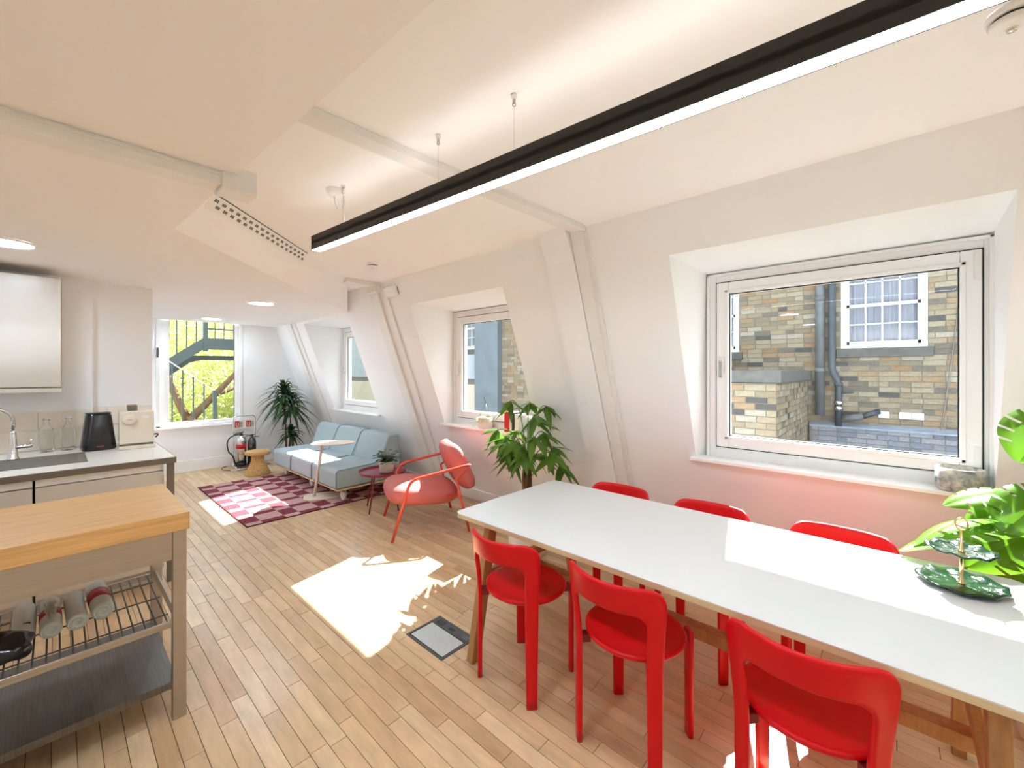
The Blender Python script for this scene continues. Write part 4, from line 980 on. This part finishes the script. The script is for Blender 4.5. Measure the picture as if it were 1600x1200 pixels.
for y0_, y1_ in zip(ysb[:-1], ysb[1:]):
    hh = [h for h in holes if abs(h[0]-y0_) < 1e-6]
    if hh: b.box(BX, BX+.3, y0_, y1_, -3, hh[0][2]); b.box(BX, BX+.3, y0_, y1_, hh[0][3], 4.9)
    else: b.box(BX, BX+.3, y0_, y1_, -3, 4.9)
b.box(BX+.6, BX+6, -5, 22, -3, 4.8)
b.build('wall', M_mortar, bd)
brick_field(bd, (BX, -2.0, -.2), 'y', 9.64, 4.4, holes, PAL, 300, 21, 'bricks_beyond')
def sash(y0_, y1_, z0, z1, cols_, zrail):
    b = MB(); x0 = BX+.03; x1 = BX+.10; f = .065
    b.box(x0-.02, x1, y0_, y0_+f, z0, z1); b.box(x0-.02, x1, y1_-f, y1_, z0, z1); b.box(x0-.02, x1, y0_, y1_, z1-f, z1); b.box(x0-.03, x1, y0_, y1_, z0, z0+.05); w_ = b.build('window', M_exw, bd)
    b = MB(); i0, i1 = y0_+f, y1_-f; k = .032
    b.box(x0, x1-.01, i0, i0+k, z0+.05, z1-f); b.box(x0, x1-.01, i1-k, i1, z0+.05, z1-f); b.box(x0, x1-.01, i0, i1, z0+.05, z0+.10); b.box(x0, x1-.01, i0, i1, zrail-.025, zrail+.02)
    j0, j1 = i0+k, i1-k
    for c in range(1, cols_): yy = j0+(j1-j0)*c/cols_; b.box(x0+.01, x1-.02, yy-.010, yy+.010, z0+.1, z1-f)
    for zz in ((z0+.1+zrail-.025)/2, (zrail+.02+z1-f)/2): b.box(x0+.01, x1-.02, j0, j1, zz-.010, zz+.010)
    b.build('sash_bars', M_exw, w_)
    for c in range(cols_):
        for (za, zb_) in ((z0+.1, (z0+.1+zrail-.025)/2), ((z0+.1+zrail-.025)/2, zrail-.025), (zrail+.02, (zrail+.02+z1-f)/2), ((zrail+.02+z1-f)/2, z1-f)):
            b = MB(); ya, yb = j0+(j1-j0)*c/cols_+.008, j0+(j1-j0)*(c+1)/cols_-.008; b.box(x1-.035, x1-.031, ya, yb, za+.008, zb_-.008); b.build('pane', M_glass, w_)
    b = MB(); n = 70; vs = []
    for i in range(n+1):
        yy = y0_+(y1_-y0_)*i/n; vs += [(x1+.06+.014*math.sin(i*1.05)+.008*math.sin(i*2.7), yy, z0), (x1+.06+.014*math.sin(i*1.05)+.008*math.sin(i*2.7), yy, z1)]
    b.add(vs, [(2*i, 2*i+1, 2*i+3, 2*i+2) for i in range(n)]); b.build('curtain', M_curt, w_, smooth=True)
sash(-.377, .554, 1.86, 3.2, 4, 2.49); sash(1.944, 2.87, 1.853, 3.2, 4, 2.49); sash(8.541, 9.45, 2.14, 3.3, 3, 2.75)
for (y0_, y1_, zt_) in ((-.43, .61, 1.855), (1.89, 2.92, 1.848), (8.54, 9.5, 2.135)):
    b = MB(); b.box(BX-.05, BX+.1, y0_, y1_, zt_-.13, zt_); b.build('stone_sill', M_stone, bd, bevel=.008)
b = MB(); b.box(BX-.16, BX+.02, 7.65, 8.54, -3, 4.9); b.build('rendered_pier', M_render, bd)
b = MB(); b.box(BX-.03, BX, 8.54, 16, -3, 1.14); b.build('cream_render_panel', M_rendw, bd)
b = MB(); b.box(BX-.035, BX, 8.54, 22, 1.30, 2.0); b.box(BX-.05, BX, 9.5, 22, 2.0, 4.9); b.build('grey_render_band', mat('pale_grey_render', S(146, 153, 160), .9, var=(2.5, .15)), bd)
# waste pipes, vents, cable
b = MB(); b.tube([(BX-.09, .80, 4.6), (BX-.09, .80, .85)], .060, 16); dp_ = b.build('drain_pipe', M_pipe, bd, smooth=True)
for zz in (2.6, 1.5): b = MB(); b.lathe([(.067, 0), (.067, .07)], 16, BX-.09, .80, zz); b.build('pipe_collar', M_pipe, dp_, smooth=True)
b = MB(); b.tube(fillet([(BX-.10, .655, 4.6), (BX-.10, .655, 1.52), (BX-.12, .575, 1.36), (BX-.12, .575, .70)], .08), .045, 16); d2 = b.build('drain_pipe', M_pipeb, bd, smooth=True)
for zz in (1.30, 1.02, .94): b = MB(); b.lathe([(.055, 0), (.055, .05)], 16, BX-.12, .575, zz); b.build('pipe_collar', M_pipeb if zz > 1.1 else M_chrome, d2, smooth=True)
b = MB(); b.tube([(BX-.12, .575, 1.20), (BX-.12, .40, 1.22)], .022, 10); b.build('branch_stub', M_pipeb, d2, smooth=True)
b = MB(); b.tube([(BX-.13, .50, .82), (BX-.10, .30, .86)], .05, 12); b.build('grey_elbow', M_pipe, d2, smooth=True)
b = MB(); b.tube([(BX-.10, .31, .86), (BX-.02, .12, .94)], .04, 12); b.build('waste_branch', M_pipeb, d2, smooth=True)
for y0_, y1_ in ((.012, .132), (-.34, -.215), (-.213, -.088)):
    b = MB(); b.box(BX-.025, BX, y0_, y1_, .85, .945); v = b.build('wall_vent', M_exw, bd, bevel=.003)
    b = MB()
    for k in range(4): b.box(BX-.028, BX-.024, y0_+.012, y1_-.012, .866+k*.018, .873+k*.018)
    b.build('vent_louvre', M_trunk, v)
b = MB(); b.tube(bez((BX-.03, -.66, 2.4), (BX-.04, -.58, 1.4), (BX-.05, -.46, .4), 12), .007, 6); b.build('cable', M_dsteel, bd)
# blue-brick plinth
pn = thing('low_brick_wall', 'low blue-grey brick plinth wall along the foot of the brick house', 'wall', (0, 0, 0))
b = MB(); b.prism([(7.88, -3), (7.97, -3), (7.97, .72), (7.88, .70)], -4, .93, 'y'); b.build('core', M_mortar, pn)
brick_field(pn, (7.88, -1.3, -.2), 'y', 2.2, .90, [], PALB, 120, 5, 'bricks_beyond')
b = MB(); b.prism([(7.86, .70), (7.86, .675), (7.99, .70), (7.99, .745)], -4, .93, 'y'); b.build('sloped_coping', mat('blue_coping', S(120, 128, 140), .8, var=(9, .2)), pn)
# projecting garden wall
gw = thing('yard_wall', 'stock-brick yard wall with a dark stone coping projecting from the house', 'wall', (0, 0, 0))
b = MB(); b.box(5.56, 7.98, .962, 3.4, -3, 1.38); b.build('core', M_mortar, gw)
brick_field(gw, (5.56, .965, .02), 'y', 2.2, 1.37, [], PAL, 150, 8, 'front_bricks_beyond')
brick_field(gw, (5.56, .962, .02), 'x', 2.40, 1.37, [], PAL, 150, 9, 'side_bricks_beyond', header=True)
b = MB(); b.box(5.50, 7.98, .91, 3.45, 1.385, 1.53); b.build('stone_coping', M_stone, gw, bevel=.01)

# steel fire stair outside the tall window
fs_ = thing('fire_stair', 'dark green steel fire stair with railings outside the tall window', 'staircase', (2.2, 11, 0))
def sbox(name, poly, y0_, y1_, m=M_stair): b = MB(); b.prism([(p[0]-2.2, p[1]) for p in poly], y0_-11, y1_-11, 'y'); return b.build(name, m, fs_)
sbox('stringer', [(.7, .85), (2.161, 1.991), (3.6, 1.991), (3.6, 2.25), (2.161, 2.24), (.7, 1.10)], 10.97, 11.03)
sbox('stringer', [(.7, .55), (2.10, 1.715), (2.3, 1.78), (3.6, 1.781), (3.6, 1.897), (2.144, 1.886), (.7, .74)], 12.0, 12.05)
for k in range(8):
    x = .75+k*.19; z = .95+k*.148; b = MB(); b.box(x-2.2, x+.2-2.2, .03, 1.0, z+.07, z+.10); b.build('tread', M_stair, fs_)
b = MB(); b.box(2.161-2.2, 3.6-2.2, .03, 1.0, 2.15, 2.19); b.build('landing', M_stair, fs_)
for x, z0 in ((1.54, 1.74), (1.708, 1.87), (1.875, 2.0), (2.04, 2.14)):
    b = MB(); b.box(x-.012-2.2, x+.012-2.2, -.012, .012, z0-.08, z0+.95); b.build('baluster', M_stair, fs_)
for x in (2.374, 2.541, 2.724, 2.9):
    b = MB(); b.box(x-.009-2.2, x+.009-2.2, -.009, .009, 2.24, 3.2); b.build('baluster', M_stair, fs_)
b = MB(); b.box(2.201-.04-2.2, 2.201+.04-2.2, -.045, .045, 1.95, 3.2); b.build('newel_post', M_stair, fs_)
b = MB(); b.box(2.2-2.2, 3.6-2.2, -.015, .015, 2.425, 2.46); b.box(2.2-2.2, 3.6-2.2, -.02, .02, 3.17, 3.21); b.build('top_rail', M_stair, fs_)
b = MB(); beam(b, (.9-2.2, 0, 2.0), (2.2-2.2, 0, 3.15), .04, .03, (0, 1, 0)); b.build('handrail', M_stair, fs_)
# lower flight rail
b = MB(); beam(b, (1.3-2.2, -.5, 1.89), (2.264-2.2, -.5, 1.105), .018, .018, (0, 1, 0)); b.build('lower_handrail', M_upvc, fs_)
for x in (1.560, 1.726, 1.898, 2.076):
    zt_ = 1.89-(x-1.3)*.8143; b = MB(); b.box(x-.012-2.2, x+.012-2.2, -.512, -.488, -.6, zt_); b.build('baluster', M_stair, fs_)
b = MB(); b.box(2.264-.035-2.2, 2.264+.035-2.2, -.535, -.465, -2.99, 1.12); b.build('newel_post', M_stair, fs_)
b = MB(); b.box(3.5-2.2, 3.6-2.2, -.03, .07, -3.0, 2.0); b.box(3.5-2.2, 3.6-2.2, .95, 1.05, -3.0, 1.9); b.build('support_post', M_stair, fs_)

# trees
def tree(label, loc, branches, vol, nleaf, seed, ls=.11):
    rr = random.Random(seed); t = thing('tree', label, 'tree', loc, 0, 'trees beyond the tall window')
    b = MB()
    for (p, q, r_, r0, r1) in branches: pts = bez(p, q, r_, 8); b.tube(pts, [r0+(r1-r0)*k/8 for k in range(9)], 10)
    b.build('trunk', M_bark, t, smooth=True)
    b = MB()
    for k in range(nleaf):
        c = rr.choice(vol); a = rr.uniform(0, 2*PI); ph = math.acos(rr.uniform(-1, 1)); rad = rr.random()**.4
        P = Vector((c[0]+c[3]*rad*math.sin(ph)*math.cos(a), c[1]+c[3]*rad*math.sin(ph)*math.sin(a), c[2]+c[3]*.85*rad*math.cos(ph)))
        u = Vector((rr.uniform(-1, 1), rr.uniform(-1, 1), rr.uniform(-1, 1))).normalized(); v = u.orthogonal().normalized(); s_ = ls*rr.uniform(.6, 1.3)
        b.add([P-u*s_, P+v*s_*.55, P+u*s_, P-v*s_*.55], [(0, 1, 2, 3)])
    b.build('foliage', M_foli, t)['kind'] = 'stuff'
tree('leafy lime-green tree with orange-brown branches directly outside the tall window', (3.2, 14.2, -3), [((-.3, 0, 0), (-.6, 0, 2.2), (-.7, 0, 3.3), .2, .13), ((-.7, 0, 3.2), (.0, 0, 4.0), (.9, .3, 5.0), .11, .05), ((-.75, 0, 3.2), (-1.3, .2, 4.4), (-1.4, .4, 6.2), .10, .04), ((-.2, .1, 3.8), (.5, .3, 4.0), (1.4, .5, 4.6), .06, .03)],
     [(-1.4, .8, 5.6, 1.3), (.2, 1.0, 5.9, 1.4), (1.6, .9, 5.2, 1.4), (-.4, 1.2, 4.0, 1.3), (1.2, 1.3, 3.6, 1.2), (-1.6, 1.2, 3.4, 1.1), (.3, 1.3, 2.6, 1.2)], 9500, 31, .075)
tree('paler green tree further behind the lime-green one', (3.0, 19.5, -3), [((0, 0, 0), (0, 0, 2), (.2, 0, 4.5), .25, .12)], [(-1.5, 0, 4.5, 1.8), (.5, .5, 6.0, 2.0), (2, 0, 4.5, 1.8), (-3.2, .5, 4.0, 1.9), (0, 0, 2.6, 1.8)], 9000, 33, .13)
